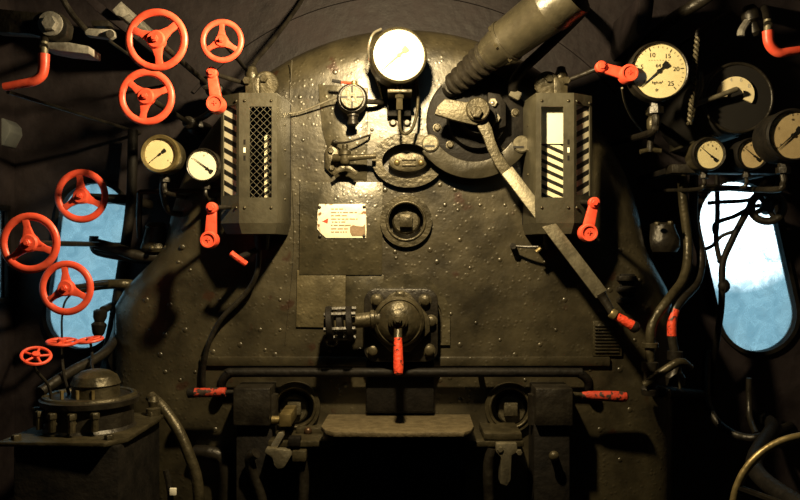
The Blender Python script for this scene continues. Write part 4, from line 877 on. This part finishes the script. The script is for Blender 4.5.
pipe('thin rod between the top left fork and the red wheels', [(108, 40, -.28), (125, 52, -.15), (150, 70, .1), (170, 84, .355)], 1.6, 'iron', 'rod')
solo(MB().prism([(-12, 118), (3, 118), (9, 124), (10, 132), (3, 145), (-12, 148)], .27, .361, .003), 'grey_wall_box', 'greyblue', 'pale grey box at the left picture edge above the side window', 'box') 
pipe('long thin rod rising from the left water gauge to the roof', [(253, 66, -.09), (258, 58, -.05), (275, 38, .05), (297, 8, .2), (305, -6, .3), (306, -12, .355)], 2.2, 'iron', 'rod')
pipe('dark pipe from the left water gauge towards the upper left', [(246, 92, -.06), (228, 100, .0), (205, 116, .1), (190, 124, .36)], 3.2, 'iron')
# twisted cord, hooked rod
tw = MB()
for ph in (0, PI):
    pts = []
    for i in range(81):
        s = i / 80; b = P(697.5 - 8 * s, 36 + 88 * s, -.16); a = s * 2 * PI * 9 + ph; pts.append(b + V((math.cos(a) * U(1.5), math.sin(a) * U(1.5), 0)))
    tw.tube(pts, U(1.3), 6, 2)
t = thing('twisted_cord', 'twisted cord hanging right of the big numbered gauge', 'cord', P(697, 36, 0))
tw.build('strands', 'dull', t)
MB().tube([P(697, 38, -.16), P(697, 32, -.12), P(699, 29, .36)], U(1.5), 8).build('hook', 'iron', t)
pipe('thin hooked rod beside the twisted cord', [(701, 72, -.13), (701, 88, -.13), (695, 104, -.13), (694, 112, -.12), (691, 122, -.05), (691, 126, .355)], 1.9, 'dull', 'rod')
pipe('slim rod pointing at the crescent scale in the upper right', [(688, 110, .355), (690, 108, .1), (697, 104, -.10), (716, 97, -.125), (737, 89, -.13)], 2.2, 'steel', 'rod')
solo(MB().tube([P(630, 62, .355), P(645, 45, .2), P(668, 22, .05), P(695, 5, -.05), P(720, -12, -.05), P(740, -30, .355)], U(6), 12), 'brace_bar', 'iron', 'dark diagonal brace above the big numbered gauge', 'brace')
pipe('thin slanting rod right of the big numbered gauge', [(672, 50, .355), (690, 38, .2), (712, 22, .2), (730, 12, .355)], 1.6, 'iron', 'rod')
solo(MB().prism([(640, -6), (655, -6), (652, 22), (640, 38), (636, 30)], .05, .36, .004), 'roof_bracket', 'wall', 'dark upright bracket hanging above the big numbered gauge', 'bracket')
t = thing('whistle_valve', 'dim dark valve in the top right corner left of the red grip', 'valve', P(755, 25, 0))
MB().lathe(P(748, 6, .05), P(757, 40, .05) - P(748, 6, .05), [(U(6), 0), (U(9), U(5)), (U(9), U(15)), (U(5), U(18)), (U(6), U(28)), (U(3), U(32))], 16).build('body', 'iron', t)
MB().tube([P(750, 18, .05), P(742, 30, .03), P(741, 36, .03)], U(4), 10).build('outlet', 'grey', t)
MB().tube([P(750, 12, .05), P(752, 12, .2), P(752, 12, .355)], U(6), 12).build('tail', 'dark', t)
# dark ledge under the two small right gauges
t = thing('gauge_bar', 'dark mounting bar behind the two small gauges above the right window', 'bracket', P(700, 172, .0))
MB().pbox(672, 164, 790, 173, -.04, .02, .003).build('bar', 'iron', t)
for x in (676, 786): MB().pbox(x - 4, 166, x + 4, 172, -.0, .36, .002).build('arm', 'dark', t)
solo(MB().pbox(712, 125, 740, 137, -.02, .36, .004), 'junction_box', 'guard', 'small box behind the two small gauges above the right window', 'box')

# ------------------------------------------------------------------ light
LAMP = V((-.03, -.72, ZC + .67))
def lamp(name, loc, power, col, size, spot=None, aim=None, blend=.5):
    ld = bpy.data.lights.new(name, 'SPOT' if spot else 'POINT'); ld.energy = power; ld.color = col; ld.shadow_soft_size = size
    if spot: ld.spot_size = math.radians(spot); ld.spot_blend = blend
    o = bpy.data.objects.new(name, ld); C.objects.link(o); o.location = loc
    if aim is not None: o.rotation_euler = (V(aim) - V(loc)).to_track_quat('-Z', 'Y').to_euler()
    return o
lamp('cab_lamp', LAMP, 122, (1., .78, .43), .03, 170, (0, -.05, 1.75), .5)

w = bpy.data.worlds.new('sky'); bpy.context.scene.world = w; w.use_nodes = True
nt = w.node_tree; N = nt.nodes; L = nt.links; bg = N['Background']
tc = N.new('ShaderNodeTexCoord'); vm = N.new('ShaderNodeVectorMath'); vm.operation = 'DOT_PRODUCT'
bd = (P(734, 217, 0) - V((0, CAM_Y, ZC))).normalized(); vm.inputs[1].default_value = bd
L.new(tc.outputs['Generated'], vm.inputs[0])
cr = N.new('ShaderNodeValToRGB'); e = cr.color_ramp.elements
e[0].position = .9962; e[0].color = (.36, .63, .75, 1); e[1].position = .9976; e[1].color = (7.5, 8.5, 9, 1)
L.new(vm.outputs['Value'], cr.inputs['Fac']); L.new(cr.outputs['Color'], bg.inputs['Color']); bg.inputs['Strength'].default_value = 1.0

# ------------------------------------------------------------------ camera
cd = bpy.data.cameras.new('camera'); cam = bpy.data.objects.new('camera', cd); C.objects.link(cam)
cam.location = (0, CAM_Y, ZC); cam.rotation_euler = (PI / 2, 0, 0)
cd.sensor_width = 36; cd.lens = 36.0 * 800 / 800; cd.clip_start = .05
sc = bpy.context.scene; sc.camera = cam
vs = sc.view_settings; vs.view_transform = 'Standard'; vs.look = 'None'; vs.gamma = 1; vs.use_curve_mapping = False; vs.exposure = 0
